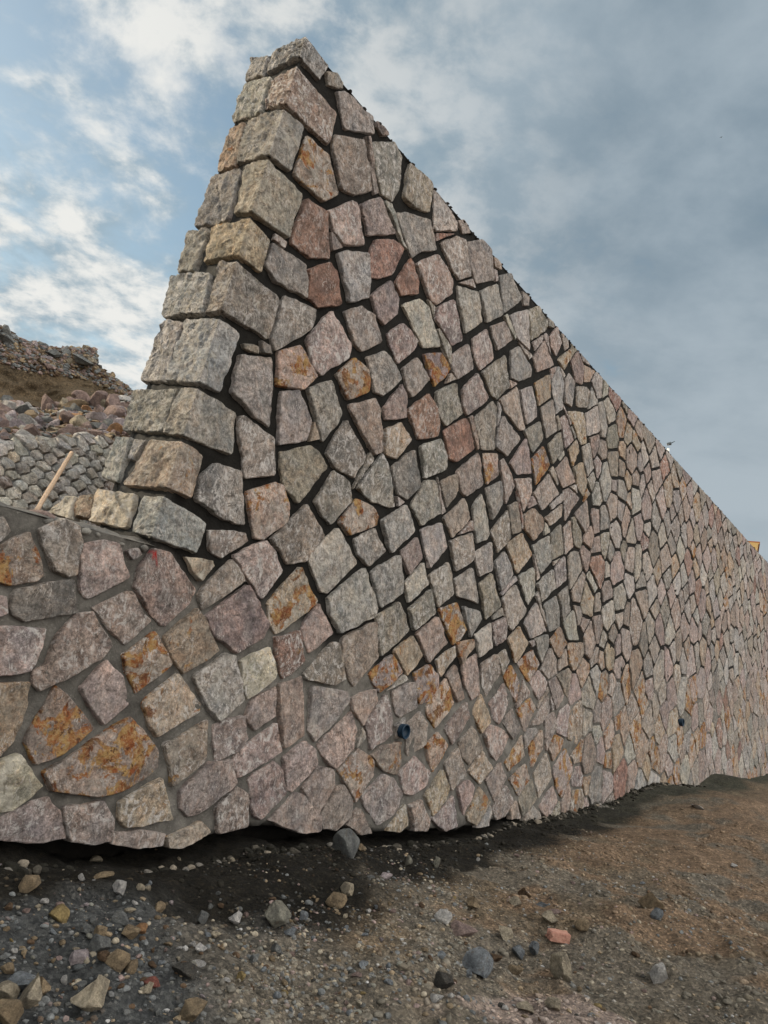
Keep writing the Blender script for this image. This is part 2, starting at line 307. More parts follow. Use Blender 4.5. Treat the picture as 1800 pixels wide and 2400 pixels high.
TRACE = """T 400 60 2.765
Q g 630 320 665 210 875 88 1015 260 965 355 850 225
Q p 610 540 680 345 820 280 1078 570 1020 780 745 518
Q g 430 895 500 620 735 548 855 660 770 945 635 850
Q n 415 1225 505 915 635 885 852 1100 760 1375 510 1205
Q t 212 1540 285 1310 505 1258 640 1390 590 1600 440 1490
L g 490 365 530 225 640 205 615 330
L g 395 630 475 390 660 335 590 575
L t 300 950 390 670 490 640 425 915
L g 160 1310 265 985 465 940 380 1265
L n 55 1600 125 1340 250 1320 165 1590
F n 1020 300 1075 310 1110 370 1110 405 1025 385
F g 1080 430 1130 430 1305 590 1310 705 1130 665
F p 1335 625 1400 690 1405 712 1370 712 1335 660
F o 885 710 1025 845 1083 1090 990 1140 800 965
F p 1060 705 1245 745 1300 1070 1195 1095 1105 1055 1055 800
F g 1295 760 1450 755 1500 850 1480 1060 1440 1140 1360 1085
F r 870 1130 1005 1210 1030 1510 910 1500 780 1410
F p 1020 1205 1170 1135 1205 1150 1250 1420 1120 1420 1060 1340
F p 1235 1160 1355 1110 1455 1350 1280 1360
T 850 300 3.318
F n 365 275 540 420 545 480 515 650 400 620 320 540
F g 560 480 650 590 730 740 725 800 560 795
F p 740 720 790 715 840 790 840 815 780 815
F g 260 665 330 655 520 720 555 840 570 950 460 960 380 1010
F r 105 870 240 875 305 940 225 1140 130 1170 65 1160 65 950
F r 370 1020 400 1080 430 1190 425 1290 310 1300 260 1200
F p 420 1050 590 985 705 1180 690 1290 570 1375 520 1320
F p 610 890 740 840 800 880 840 1150 745 1180 690 1090
F g 810 890 930 870 1000 950 1020 1180 880 1210 845 1100
F t 1020 1005 1080 1060 1075 1100 1030 1075
F p 70 1300 220 1185 285 1330 270 1450 170 1530 115 1480
F l 310 1375 450 1330 510 1400 601 1700 470 1705
F p 590 1390 710 1330 770 1650 690 1690 565 1480
F g 740 1225 900 1275 935 1500 800 1595 750 1370
F g 915 1265 1050 1215 1085 1450 965 1515
F g 1065 1150 1155 1130 1235 1330 1100 1440
F p 1240 1270 1295 1310 1295 1380 1250 1380
F g 1145 1455 1280 1415 1300 1650 1295 1725 1210 1640
F n 1285 1420 1370 1385 1440 1500 1430 1570 1310 1655
F g 1440 1480 1480 1510 1480 1550 1445 1540
T 400 560 2.765
Q n 245 500 330 165 425 160 700 385 635 655 340 480
L g -45 510 10 245 265 215 220 490
F g 660 30 865 175 885 380 680 275 620 170
F r 890 205 1025 150 1080 215 1105 425 960 440 890 385
F g 1085 95 1140 78 1280 90 1285 380 1160 410
F n 740 365 935 455 900 590 680 725 655 640
F p 1045 460 1165 690 1150 770 980 880 925 820 885 650
F n 1130 470 1240 435 1320 490 1355 670 1240 730 1190 680
F p 1400 620 1500 550 1600 660 1590 700 1480 810
F n 475 680 565 700 570 740 480 710
F g 450 750 655 775 640 1215 520 1130 400 990
F o 700 730 840 690 945 890 860 975 690 950
F g 710 990 820 985 905 1180 880 1310 700 1330
F n 885 970 1040 920 1115 1140 985 1315
F o 1075 880 1190 770 1280 850 1285 990 1150 1045
F n 1270 765 1390 730 1490 910 1380 1015 1325 990
F n 440 1160 470 1150 665 1290 668 1530 490 1550 450 1300
F p 1155 1080 1330 1035 1360 1100 1365 1380 1320 1400
F p 1385 1090 1500 940 1530 1020 1530 1160 1390 1170
F n 825 1710 735 1600 710 1380 920 1335 1015 1475
F n 1010 1380 1135 1175 1260 1400 1190 1550 1060 1480
T 0 720 2.765
Q g 1090 490 1215 95 1420 85 1540 170 1420 550 1280 485
Q n 1065 820 1180 530 1280 528 1530 690 1500 960 1190 830
Q t 805 1160 990 870 1180 880 1310 960 1225 1235 1080 1175
Q g 875 1460 950 1230 1050 1235 1335 1395 1270 1590 985 1500
L g 910 475 1070 90 1195 105 1090 490
L g 795 800 875 545 1150 530 1060 815
L g 670 1100 770 850 860 850 770 1140
L g 850 990 880 865 955 870 870 990
L l 590 1390 640 1180 890 1215 825 1430
L t 480 1350 520 1220 615 1220 585 1370
L l 330 1335 430 1230 490 1230 470 1380
T 450 1060 3.318
F g 35 370 60 200 190 95 385 160 410 560 240 520
F n 135 605 260 610 410 630 435 690 230 820 150 760
F o 425 310 650 240 700 265 760 440 740 540 560 675 490 660
F n 620 670 900 400 1035 650 880 850 745 865 690 760
F n 960 380 1110 145 1220 230 1240 380 1075 560 1010 480
F g 1285 280 1480 10 1520 90 1580 420 1540 430 1400 380
F o 1150 540 1280 365 1400 420 1455 500 1430 570 1225 650
F l 900 820 1130 590 1280 860 1060 1090 1010 1080
F n 1260 680 1420 590 1500 770 1380 885 1290 800
F p 50 1100 310 835 390 960 390 1010 80 1230
F p 320 800 570 690 640 770 710 930 545 1145
F p 105 1280 440 1030 590 1330 560 1440 340 1560 290 1520 170 1420
F o 585 1180 840 885 975 1170 650 1420 605 1330
F p 845 1360 980 1180 1100 1410 910 1560
F l 1060 1130 1340 895 1440 1210 1405 1280 1150 1405 1075 1270
F g 1390 930 1610 800 1645 1090 1470 1210
F r 640 1440 830 1395 875 1620 700 1770 640 1550
F p 1160 1460 1420 1320 1440 1600 1250 1815 1210 1760
F n 870 1720 1090 1480 1145 1490 1190 1760 1110 1805 900 1770
T 0 1200 3.318
F w 1450 355 1640 380 1660 420 1560 530 1500 470
F n -80 60 30 50 65 150 0 220 -80 240
F o -40 270 215 165 310 400 310 500 270 535 60 565 -40 550
F n 300 130 500 60 610 120 615 250 575 480 500 495 410 450 330 280
F p 650 250 800 225 920 260 985 510 680 675 620 600 625 400
F p 990 305 1060 290 1080 330 1030 360
F x 1085 430 1190 285 1320 325 1505 610 1460 710 1290 880 1240 870 1030 600
F n 95 640 130 600 550 530 595 780 200 855 100 800
F p -60 650 30 670 45 780 0 800 -60 790
F p 710 740 1000 620 1170 850 960 1035
F p 440 970 590 800 720 790 870 1040 800 1130 310 1390 245 1330 260 1230 370 1170
F p -60 900 340 905 300 1060 220 1230 60 1260 -60 1280
F o 945 1110 1190 930 1320 1190 1050 1400 1010 1300
F t 1275 975 1520 755 1600 880 1690 1080 1620 1130 1420 1250 1330 1150
F p 620 1360 830 1150 930 1270 1020 1480 810 1655 690 1500
T 0 1500 3.318
F t -60 340 215 340 200 500 100 790 0 895 -60 900
F O 185 790 270 620 430 365 520 440 730 690 460 880 270 965
F t 1110 500 1140 440 1370 265 1565 500 1550 560 1220 745 1150 640
F O 340 1020 540 900 1010 600 1110 700 1215 860 1230 990 980 1160 720 1210 390 1165
F w -60 970 130 890 310 1140 240 1210 100 1320 -20 1340 -60 1300
F t 1275 820 1610 620 1600 940 1330 1140
F t 930 1260 1250 1080 1330 1390 1190 1415 980 1450 925 1390
F p 20 1380 240 1260 380 1220 450 1330 500 1540 300 1560 60 1570 -40 1560 -40 1430
F p 490 1300 780 1260 870 1390 850 1560 700 1590 540 1560
F o 1300 1530 1560 1410 1620 1490 1400 1610 1310 1610
F p 870 1500 1050 1480 1270 1500 1250 1590 1060 1610 860 1590
T 450 1500 3.318
F p -110 1300 -100 1180 0 1090 130 955 290 930 320 1110 60 1340 -40 1370
F w 375 160 600 60 650 260 640 300 430 455 400 360
F l 15 280 260 110 340 130 385 460 190 620 110 520
F p 410 600 460 470 655 365 655 590 480 700
F p 150 660 390 590 415 760 350 860 180 940
F p 300 960 340 880 650 640 690 860 600 930 350 1070
F p 670 350 850 290 875 740 700 840 685 640
F l 930 360 1210 410 1230 470 1100 650 960 790 900 700
F p 970 820 1230 560 1280 700 1240 850 1110 990 1050 960
F p 1230 450 1430 380 1440 470 1330 660 1240 540
F p 700 910 870 790 960 850 970 970 780 1170 740 1160
F p 430 1090 620 950 700 1010 715 1200 520 1400 480 1370
F p 190 1310 340 1140 430 1200 440 1450 200 1500
F p 600 1400 700 1290 790 1190 860 1210 990 1370 1000 1480 850 1500 700 1450
F p 850 1150 980 980 1090 1010 1100 1130 980 1370 920 1290
F p 1110 1140 1170 1130 1240 1250 1230 1370 1130 1470 1020 1470 1000 1370
F o 1130 1020 1290 850 1400 930 1400 1050 1270 1260 1210 1150
F p 1320 1200 1480 1050 1570 1080 1640 1200 1570 1350 1440 1440 1330 1270
F p 1200 1430 1290 1310 1390 1500 1300 1510
F p 1350 650 1500 430 1540 560 1560 730 1390 850
F o 1390 900 1470 830 1620 790 1620 960 1590 1050 1480 1010
F O 1370 260 1560 110 1630 250 1460 410
T 850 1180 3.318
F g 155 130 340 10 410 210 225 385 190 300
F p 300 375 425 265 455 430 360 550
F g 455 200 610 155 665 340 515 510
F n 630 110 790 -40 830 120 700 265
F g 680 290 850 235 865 430 725 530
F l 330 620 470 460 505 630 360 770
F g 515 560 670 460 710 700 590 805
F n 105 880 290 770 370 980 140 1190
F n 365 820 530 670 565 850 400 990
F g 715 590 850 500 905 780 740 720
F g 850 30 925 -75 990 230 960 280 890 305
F n 1000 220 1130 50 1150 270 1050 385
F n 1135 20 1200 -10 1235 210 1170 240
F t 1255 90 1330 40 1415 120 1410 190 1330 290 1260 200
F g 875 380 1000 300 1015 520 910 565
F n 910 630 1005 545 1070 800 960 900
F g 1030 450 1110 370 1170 560 1070 680
F t 1120 320 1240 230 1315 390 1200 550
F g 1085 740 1190 630 1270 840 1160 985 1130 950
F g 1210 570 1330 500 1345 600 1340 700 1290 785
F g 1320 330 1450 250 1460 450 1385 550
F n 1465 240 1540 165 1565 390 1470 440
F g 1360 620 1480 510 1500 660 1400 765
F g 1500 490 1570 410 1585 590 1510 660
F g 1255 930 1350 770 1425 990 1310 1045
F g 1410 790 1510 720 1535 960 1445 1000
F n 1525 710 1600 640 1610 840 1560 920
F p 420 1010 585 880 655 1085 515 1240
F t 240 1150 390 1030 465 1180 350 1335
F O 595 820 740 775 800 980 760 1060 700 1100
F g 780 800 905 840 915 900 840 1045
F o 725 1085 860 1060 865 1110 770 1250
F t 575 1215 720 1110 715 1190 605 1350
F l 875 1020 1000 935 1005 1120 910 1200
F p 1010 930 1110 885 1120 1050 1035 1110
F t 1130 1050 1220 960 1285 1090 1190 1240
F O 1205 1240 1320 1140 1375 1240 1280 1390
F g 1340 1050 1440 1020 1445 1110 1395 1240
F o 1455 1070 1530 960 1590 1090 1525 1200
F g 1560 930 1640 830 1680 1060 1600 1060
T 850 1500 3.318
F O 400 260 520 195 590 280 585 390 530 470 440 500
F o 490 510 650 300 710 490 560 685 500 580
F p 650 280 720 195 790 450 740 485
F p 775 190 890 105 905 420 850 465 790 350
F p 925 190 1040 110 1065 270 955 440 925 320
F n 1050 120 1110 70 1145 160 1085 275
F p 230 400 330 340 405 330 410 520 290 600 250 560
F p 345 650 440 555 500 650 480 800 370 910 340 880
F p 630 680 800 480 825 600 700 815
F t 855 560 920 420 990 630 920 730
F O 1095 290 1150 195 1225 340 1190 480
F p 985 500 1095 340 1140 480 1060 650 1020 620
F p 1290 330 1370 240 1440 330 1370 465
F o 480 820 580 720 660 820 540 1030
F p 745 800 850 670 935 840 830 970 780 910
F p 640 970 740 840 800 1050 690 1170
F p 940 730 990 655 1090 700 1140 760 1040 940 1000 900
F p 1085 650 1155 530 1225 690 1170 775
F o 1200 550 1300 450 1340 530 1260 715
F p 1310 660 1440 430 1455 550 1390 650
F p 1440 330 1500 290 1570 440 1500 540
F p 285 1050 400 905 520 1030 500 1130 370 1205 320 1190
F t 825 1020 930 860 1000 990 910 1120
F o 1110 950 1240 740 1255 900 1140 1020
F o 1290 840 1390 700 1395 850 1315 1000
F o 1140 1080 1260 960 1305 1080 1200 1210
F t 490 1200 620 1010 660 1150 640 1240 550 1370
F p 950 1090 1070 950 1110 1080 1020 1250
F p 740 1140 830 1090 870 1150 780 1370
F t 810 1360 900 1140 985 1260 880 1440 820 1410
F p 1010 1300 1110 1130 1170 1240 1100 1370 1040 1400
F p 360 1290 450 1240 530 1400 500 1480 390 1480
F p 530 1400 710 1210 735 1450 640 1485
F t 170 1480 330 1280 345 1440 270 1490
F n 1205 1220 1310 1080 1360 1230 1240 1370
F p 1330 1040 1430 880 1470 1060 1370 1230
F O 1480 1000 1580 840 1640 1000 1550 1230 1500 1150
F o 1450 840 1500 740 1570 780 1480 940
F p 1410 600 1490 560 1500 680 1430 870
F p 1370 1300 1480 1130 1520 1250 1440 1390
T 900 750 3.318
F p 150 380 260 295 355 460 215 605 175 500
F O 310 270 440 255 510 380 490 430 390 515 350 400
F p 525 280 650 185 695 380 570 455 530 400
F p 690 150 800 70 850 300 750 390 705 300
F p 835 50 940 10 1005 150 880 235
F g 985 240 1050 205 1150 380 1145 440 1040 475 990 450
F p 1160 290 1250 160 1320 350 1190 405
F p 1290 130 1350 50 1385 180 1340 280 1300 200
F t 1350 310 1450 225 1450 300 1400 390
F n 770 400 950 270 970 520 880 615 830 580
F p 610 540 730 415 805 620 650 740 615 660
F n 400 560 550 490 605 730 480 820 420 730
F r 185 700 350 575 400 680 425 900 270 930
F t 10 850 130 800 215 930 95 1075 10 1040
F n 60 1140 240 1010 285 1290 180 1395 110 1350
F g 280 980 450 925 495 1060 485 1160 320 1230
F r 465 860 640 760 710 1000 560 1100 510 1080
F g 705 760 850 630 880 680 860 1010 760 1005
F n 890 850 925 745 1060 920 960 1055 870 990
F p 905 620 1040 515 1090 850 1060 860 940 700
F g 1060 545 1160 515 1195 750 1105 810
F t 1175 490 1290 425 1300 600 1205 665
F g 1310 480 1360 360 1395 490 1390 690 1340 730
F g 1410 460 1440 415 1485 480 1460 670 1405 640
F g 1220 690 1310 620 1345 860 1265 920
F n 1090 860 1215 790 1240 930 1160 1030
F p 985 1110 1105 920 1140 1190 1040 1200
F o 770 1040 880 1040 890 1210 800 1275
F p 565 1180 740 1030 770 1280 640 1370 600 1330
F n 440 1260 560 1195 580 1320 490 1460
F p 905 1100 940 1080 1020 1290 945 1430
F p 1020 1240 1150 1230 1155 1340 1085 1490
F O 1150 1090 1240 980 1295 1120 1180 1285
F p 1165 1350 1285 1195 1365 1350 1230 1480
F n 1280 970 1370 870 1390 1010 1310 1120
F p 1335 1160 1420 1060 1485 1260 1390 1305
F p 1395 1330 1440 1310 1515 1380 1410 1565
F p 1370 770 1410 740 1475 930 1410 1000
F p 1455 320 1510 245 1555 380 1540 500 1490 480
F n 1500 520 1580 520 1600 560 1580 680 1500 670
F t 1560 350 1640 400 1600 480 1560 480
F t 1430 710 1550 720 1570 960 1530 970 1480 830
F g 1565 730 1659 670 1680 870 1580 900
F t 1475 1150 1540 1110 1580 1260 1550 1370 1500 1290
F t 1435 1010 1500 930 1520 1020 1470 1140
F n 1540 990 1600 960 1635 1150 1580 1220
F p 1255 1540 1385 1430 1380 1530 1290 1600
F p 1480 1510 1580 1400 1595 1600 1560 1650
F n 215 1440 320 1250 400 1250 440 1500 290 1595
F g 795 1310 910 1255 930 1420 840 1560"""

# ------------------------------------------------------------------ materials
def newmat(name):
    m = bpy.data.materials.new(name); m.use_nodes = True; m.node_tree.nodes.clear(); N = NB(m.node_tree)
    b = N.n('ShaderNodeBsdfPrincipled'); o = N.n('ShaderNodeOutputMaterial'); N.l(b.outputs[0], o.inputs[0])
    b.inputs['Roughness'].default_value = .9; b.inputs['Specular IOR Level'].default_value = .25
    return m, N, b
def bump(N, b, h, dist, strength=1.0, prev=None):
    o = N.n('ShaderNodeBump'); o.inputs['Distance'].default_value = dist; o.inputs['Strength'].default_value = strength
    N.l(h, o.inputs['Height'])
    if prev is not None: N.l(prev, o.inputs['Normal'])
    if b is not None: N.l(o.outputs[0], b.inputs['Normal'])
    return o.outputs[0]
def stone_mat(name, sun_streaks=False):
    m, N, b = newmat(name)
    P = N.n('ShaderNodeNewGeometry').outputs['Position']
    c = N.n('ShaderNodeVertexColor', layer_name='col').outputs[0]
    pr = N.n('ShaderNodeVertexColor', layer_name='par').outputs[0]
    sp = N.n('ShaderNodeSeparateColor'); N.l(pr, sp.inputs[0]); rust, pale, rd = sp.outputs
    # per-stone offset so no pattern carries over the joints
    off = N.n('ShaderNodeVectorMath', operation='MULTIPLY_ADD'); cb = N.n('ShaderNodeCombineXYZ')
    for i in range(3): N.l(rd, cb.inputs[i])
    N.l(cb.outputs[0], off.inputs[0]); off.inputs[1].default_value = (37, 53, 71); N.l(P, off.inputs[2]); Q = off.outputs[0]
    n1 = N.noise(Q, 4.5, 4, .6); n2 = N.noise(Q, 17, 6, .65, .4); n3 = N.noise(Q, 75, 6, .7); n4 = N.noise(Q, 8, 8, .72, 1.2)
    base = N.mix(1.0, c, N.mix(N.ramp(n1, .3, .7), (.68, .71, .74), (1.28, 1.22, 1.16)), 'MULTIPLY')
    base = N.mix(1.0, base, N.mix(N.ramp(n2, .28, .72), (.55, .55, .55), (1.42, 1.42, 1.42)), 'MULTIPLY')
    base = N.mix(1.0, base, N.mix(N.ramp(n3, .25, .75), (.62, .62, .62), (1.38, 1.38, 1.38)), 'MULTIPLY')
    smooth_ = N.ramp(N.noise(cb.outputs[0], 67, 2, .5), .40, .60)
    base = N.mix(N.math('ADD', N.math('MULTIPLY', smooth_, .7), .3), base, N.mix(1.0, base, N.mix(N.ramp(N.noise(Q, 38, 6, .8, .5), .30, .70), (.52, .52, .52), (1.5, 1.49, 1.48)), 'MULTIPLY'))
    # dark specks
    base = N.mix(N.ramp(N.noise(Q, 120, 4, .8), .62, .72, 0, .55), base, (.07, .05, .04))
    # a warmer / greyer drift inside one stone
    base = N.mix(N.ramp(n4, .45, .62, 0, .45), base, N.mix(1.0, base, (1.12, .93, .80), 'MULTIPLY'))
    # mineral veins and chisel scars, pale
    st = N.noise(N.scale(Q, (1, 1, .45)), 30, 5, .75, 2.2)
    vein = N.math('MULTIPLY', N.ramp(st, .545, .60), N.ramp(N.noise(Q, 6, 3, .5), .46, .62))
    base = N.mix(N.math('MULTIPLY', vein, .75), base, (.66, .60, .55))
    # broad pale crust strokes, on some stones only
    some = N.ramp(N.noise(cb.outputs[0], 41, 2, .5), .42, .6)
    cr = N.noise(N.scale(Q, (1, 1, .7)), 13, 9, .78, 1.6)
    base = N.mix(N.math('MULTIPLY', N.math('MULTIPLY', N.ramp(cr, .52, .58), some), .85), base, (.66, .615, .58))
    # dark pits and hairline cracks
    base = N.mix(N.ramp(N.noise(Q, 26, 6, .75, .9), .36, .29, 0, .7), base, (.10, .085, .07))
    cw = N.math('ABSOLUTE', N.math('SUBTRACT', N.noise(Q, 5.5, 6, .62, .6), .5))
    crk = N.math('MULTIPLY', N.ramp(cw, .010, .002), N.ramp(n1, .5, .62))
    base = N.mix(N.math('MULTIPLY', crk, .8), base, (.07, .06, .05))
    # pale lime patches
    pm = N.math('MULTIPLY', N.ramp(N.noise(Q, 7, 6, .7, .8), .47, .58), pale)
    base = N.mix(N.math('MULTIPLY', pm, .85), base, (.62, .57, .48))
    # rust: iron staining in orange, ochre and dark brown
    rm = N.noise(Q, 5.2, 7, .68, .5)
    rthr = N.math('SUBTRACT', .72, N.math('MULTIPLY', rust, .255))
    rmask = N.math('DIVIDE', N.math('SUBTRACT', rm, rthr), .03, clamp=True)
    rcol = N.mix(N.ramp(N.noise(Q, 12, 5, .7), .38, .62), (.27, .075, .022), (.43, .265, .10))
    rcol = N.mix(N.ramp(N.noise(Q, 3.3, 4, .6), .50, .60, 0, .75), rcol, (.12, .045, .025))
    rcol = N.mix(N.ramp(N.noise(Q, 45, 5, .75), .45, .7, 0, .8), rcol, (.50, .36, .20))
    rcol = N.mix(N.ramp(N.noise(Q, 21, 4, .7), .55, .64, 0, .85), rcol, (.075, .028, .015))
    base = N.mix(N.math('MULTIPLY', rmask, N.math('ADD', N.math('MULTIPLY', rust, .3), .75), clamp=True), base, rcol)
    if sun_streaks:
        ys = N.noise(N.scale(Q, (1, 1, .55)), 16, 6, .7, 1.5)  # warm pale streaks: grazing sun on chiselled ridges, put into the colour
        base = N.mix(N.math('MULTIPLY', N.ramp(ys, .55, .62), .30), base, (.60, .54, .42))
    N.l(base, b.inputs['Base Color'])
    n = bump(N, None, N.math('SUBTRACT', n2, N.math('MULTIPLY', crk, .5)), .045, 1.0)
    n = bump(N, None, N.noise(Q, 48, 7, .75, .6), .022, 1.0, n)
    bump(N, b, N.noise(Q, 190, 3, .7), .003, .7, n)
    return m
M_stone = stone_mat('split_limestone'); M_quoin = stone_mat('chiselled_limestone', True)
def simple_mat(name, c1, c2, sc=20, bs=40, bd=.01, attr=False, rough=.95, c3=None):
    m, N, b = newmat(name); P = N.n('ShaderNodeNewGeometry').outputs['Position']
    base = N.mix(N.ramp(N.noise(P, sc, 6, .65), .32, .68), c1, c2)
    if c3: base = N.mix(N.ramp(N.noise(P, sc*4.7, 4, .7), .55, .7), base, c3)
    if attr:
        c = N.n('ShaderNodeVertexColor', layer_name='col').outputs[0]; base = N.mix(1.0, base, c, 'MULTIPLY')
    N.l(base, b.inputs['Base Color']); b.inputs['Roughness'].default_value = rough
    n = bump(N, None, N.noise(P, bs, 6, .7), bd, .9); bump(N, b, N.noise(P, bs*4, 4, .7), bd*.35, .8, n)
    return m
M_mort = simple_mat('mortar', (.75, .75, .75), (1.2, 1.2, 1.2), 14, 60, .012, True, .97, (1.6, 1.6, 1.55))

# ------------------------------------------------------------------ the masonry wall
PROTO = []
codes = []
o_ = (0, 0); k_ = 1.0
traced = []                                                         # (domain, code, polygon in wall coordinates)
for ln in TRACE.strip().split('\n'):
    a = ln.split()
    if a[0] == 'T': o_ = (int(a[1]), int(a[2])); k_ = float(a[3]); continue
    p = [float(t) for t in a[2:]]; pts = [(o_[0]+p[i]/k_, o_[1]+p[i+1]/k_) for i in range(0, len(p), 2)]
    if a[0] == 'F': poly = [sz_front(*q) for q in pts]
    elif a[0] == 'L': poly = [sz_end(*q) for q in pts]
    else:
        poly = []
        for q in pts:
            f = sz_front(*q)
            if abs(f[0]) < .035: f = (0.0, f[1])
            poly.append(f if f[0] >= 0 else sz_end(*q))
    traced.append((a[0], a[1], poly))

def clip(poly, n, d):
    """keep x.n <= d"""
    out = []
    for i in range(len(poly)):
        A, B = poly[i], poly[(i+1) % len(poly)]
        da = A[0]*n[0]+A[1]*n[1]-d; db = B[0]*n[0]+B[1]*n[1]-d
        if da <= 0: out.append(A)
        if (da < 0 < db) or (db < 0 < da):
            t = da/(da-db); out.append((A[0]+(B[0]-A[0])*t, A[1]+(B[1]-A[1])*t))
    return out
def hull(pts):
    pts = sorted(set(map(tuple, pts)))
    def half(ps):
        h = []
        for p in ps:
            while len(h) > 1 and (h[-1][0]-h[-2][0])*(p[1]-h[-2][1])-(h[-1][1]-h[-2][1])*(p[0]-h[-2][0]) <= 0: h.pop()
            h.append(p)
        return h
    a = half(pts); b = half(pts[::-1]); return a[:-1]+b[:-1]
obst = []
for dom, c, poly in traced:
    if dom in 'FQ':
        pl = [q for q in poly if dom == 'F' or q[0] >= 0]
        if dom == 'Q':
            pl = [(max(q[0], 0), q[1]) for q in poly]
        H = np.array(hull(pl)); obst.append((H, H.mean(0), float(np.max(np.linalg.norm(H-H.mean(0), axis=1)))))
def sep_plane(H, p):
    """outward edge of a convex polygon with the greatest distance to p"""
    best = (-9, None, None)
    for i in range(len(H)):
        A, B = H[i], H[(i+1) % len(H)]; e = B-A; L = np.hypot(*e)
        if L < 1e-6: continue
        n = np.array([e[1], -e[0]])/L; dd = (p-A)@n
        if dd > best[0]: best = (dd, n, A@n)
    return best
seeds = []
rw0 = random.Random(21)
def far_obst(p, need):
    for H, c, R in obst:
        if abs(p[0]-c[0]) > R+need or abs(p[1]-c[1]) > R+need: continue
        if sep_plane(H, np.array(p))[0] < need: return False
    return True
dx, dz = .64, .335
row = 0; z = -1.75
while z < ZT+.1:
    s = -4.2+(dx/2 if row % 2 else 0)
    while s < 40:
        p = (s+random.uniform(-.14, .14), z+random.uniform(-.10, .10)+.06*sin(s*1.3))
        ok = p[1] < ZT-.05 and p[1] > zfoot(p[0])-.25 and (p[0] > .1 if p[1] > ZL-.1 else True)
        if ok and far_obst(p, .12) and rw0.random() > .05: seeds.append(p)
        s += dx
    z += dz; row += 1
main = len(seeds)
for t in range(9000):                                               # pinning stones in the wider gaps
    p = (random.uniform(-1.6, 9), random.uniform(-1.6, ZT-.04))
    if p[1] < zfoot(p[0])-.1 or (p[0] < .2 and p[1] > ZL-.15): continue
    if min((p[0]-q[0])**2+(p[1]-q[1])**2 for q in seeds) < .30**2: continue
    if far_obst(p, .055): seeds.append(p)
print('seeds', main, len(seeds))
grid = {}
for i, p in enumerate(seeds): grid.setdefault((int(p[0]//1), int(p[1]//1)), []).append(i)
fills = []
wt = [rw0.uniform(-.045, .045) for _ in seeds]
for i, p in enumerate(seeds):
    poly = [(p[0]-.42, p[1]-.38), (p[0]+.42, p[1]-.38), (p[0]+.42, p[1]+.38), (p[0]-.42, p[1]+.38)]
    for gx in (-1, 0, 1):
        for gy in (-1, 0, 1):
            for j in grid.get((int(p[0]//1)+gx, int(p[1]//1)+gy), []):
                if j == i: continue
                q = seeds[j]; n = (q[0]-p[0], q[1]-p[1]); L = sqrt(n[0]**2+n[1]**2)
                if L > 1: continue
                n = (n[0]/L, n[1]/L); poly = clip(poly, n, n[0]*p[0]+n[1]*p[1]+L/2+(wt[i]-wt[j])-(.015+.012*min(1, max(0, p[0]-3)/6)-(.008 if p[1] < zmort(p[0]) else 0)))
                if len(poly) < 3: break
    if len(poly) < 3: continue
    for H, c, R in obst:
        if abs(p[0]-c[0]) > R+.6 or abs(p[1]-c[1]) > R+.6: continue
        dd, n, k = sep_plane(H, np.array(p))
        if dd < .7: poly = clip(poly, (-n[0], -n[1]), -(k+.034))
        if len(poly) < 3: break
    if len(poly) < 3: continue
    poly = clip(poly, (0, -1), -(float(zfoot(p[0]))-.03-(.25 if p[0] > 7 or p[0] < -.8 else 0)))
    poly = clip(poly, (0, 1), float(topz(p[0]))-.015)
    if p[0] < 0: poly = clip(poly, (0, 1), ZL-.10)
    if len(poly) >= 3 and -2.6 < p[0] < 7 and max(q[1] for q in poly) < float(zfoot(p[0]))+.13: continue   # no loose slivers over the hollow
    if len(poly) >= 3: fills.append(poly)
wall = empty('stone_wall', tuple(corner(-1.3)+np.array([0, 0, EYE])))
WINV = Matrix.Translation(-wall.location)
tag(wall, 'tall battered rubble stone wall with sharp corner of dressed blocks, running away to the right', 'stone wall')
def res_at(s): return float(np.clip(.0034*(5.0+max(0, s)*.95), .016, .09))
facing, endst, fillst = Stones(), Stones(), Stones()
rw = random.Random(5)
def wcode(s, z):
    low = z < zmort(s)+.1
    if low: return rw.choices('pgntoOlr', [34, 16, 12, 14, 10, 6, 5, 3])[0]
    if s > 9: return rw.choices('pgntolr', [36, 24, 14, 14, 3, 6, 4])[0]
    return rw.choices('pgntolr', [34, 30, 14, 8, 3, 7, 5])[0]
for i, (dom, c, poly) in enumerate(traced):
    cs = np.mean([q[0] for q in poly]); cz = np.mean([q[1] for q in poly])
    if dom == 'F':
        facing.add(poly, c, p=random.uniform(.006, .022) if cz > zmort(cs) else random.uniform(.016, .030), res=res_at(cs), fold=False, seedk=i, gap=-.010 if cz > zmort(cs) else -.011)
    elif dom == 'L': endst.add(poly, {'l': 'w', 'g': 'e', 'n': 'e'}.get(c, c), p=random.uniform(.008, .018), res=.013, fold=True, rough=1.55, seedk=i, gap=-.006, flat=.6)
    else:
        q = Stones(); q.add(poly, 'e' if c == 'g' else c, p=random.uniform(.012, .020), res=.012, fold=True, rough=1.55, seedk=i, gap=-.006, flat=.25)
        o = q.build('corner_stone', M_quoin, wall); o.matrix_parent_inverse = WINV
for i, poly in enumerate(fills):
    cs = np.mean([q[0] for q in poly]); cz = np.mean([q[1] for q in poly])
    facing.add(poly, wcode(cs, cz), p=random.uniform(.006, .022) if cz > zmort(cs) else random.uniform(.014, .030), res=res_at(cs), fold=False, seedk=i+700)
print('facing verts', facing.n, len(fills))
o = facing.build('facing_stones', M_stone, wall); o.matrix_parent_inverse = WINV
o = endst.build('end_face_stones', M_quoin, wall); o.matrix_parent_inverse = WINV

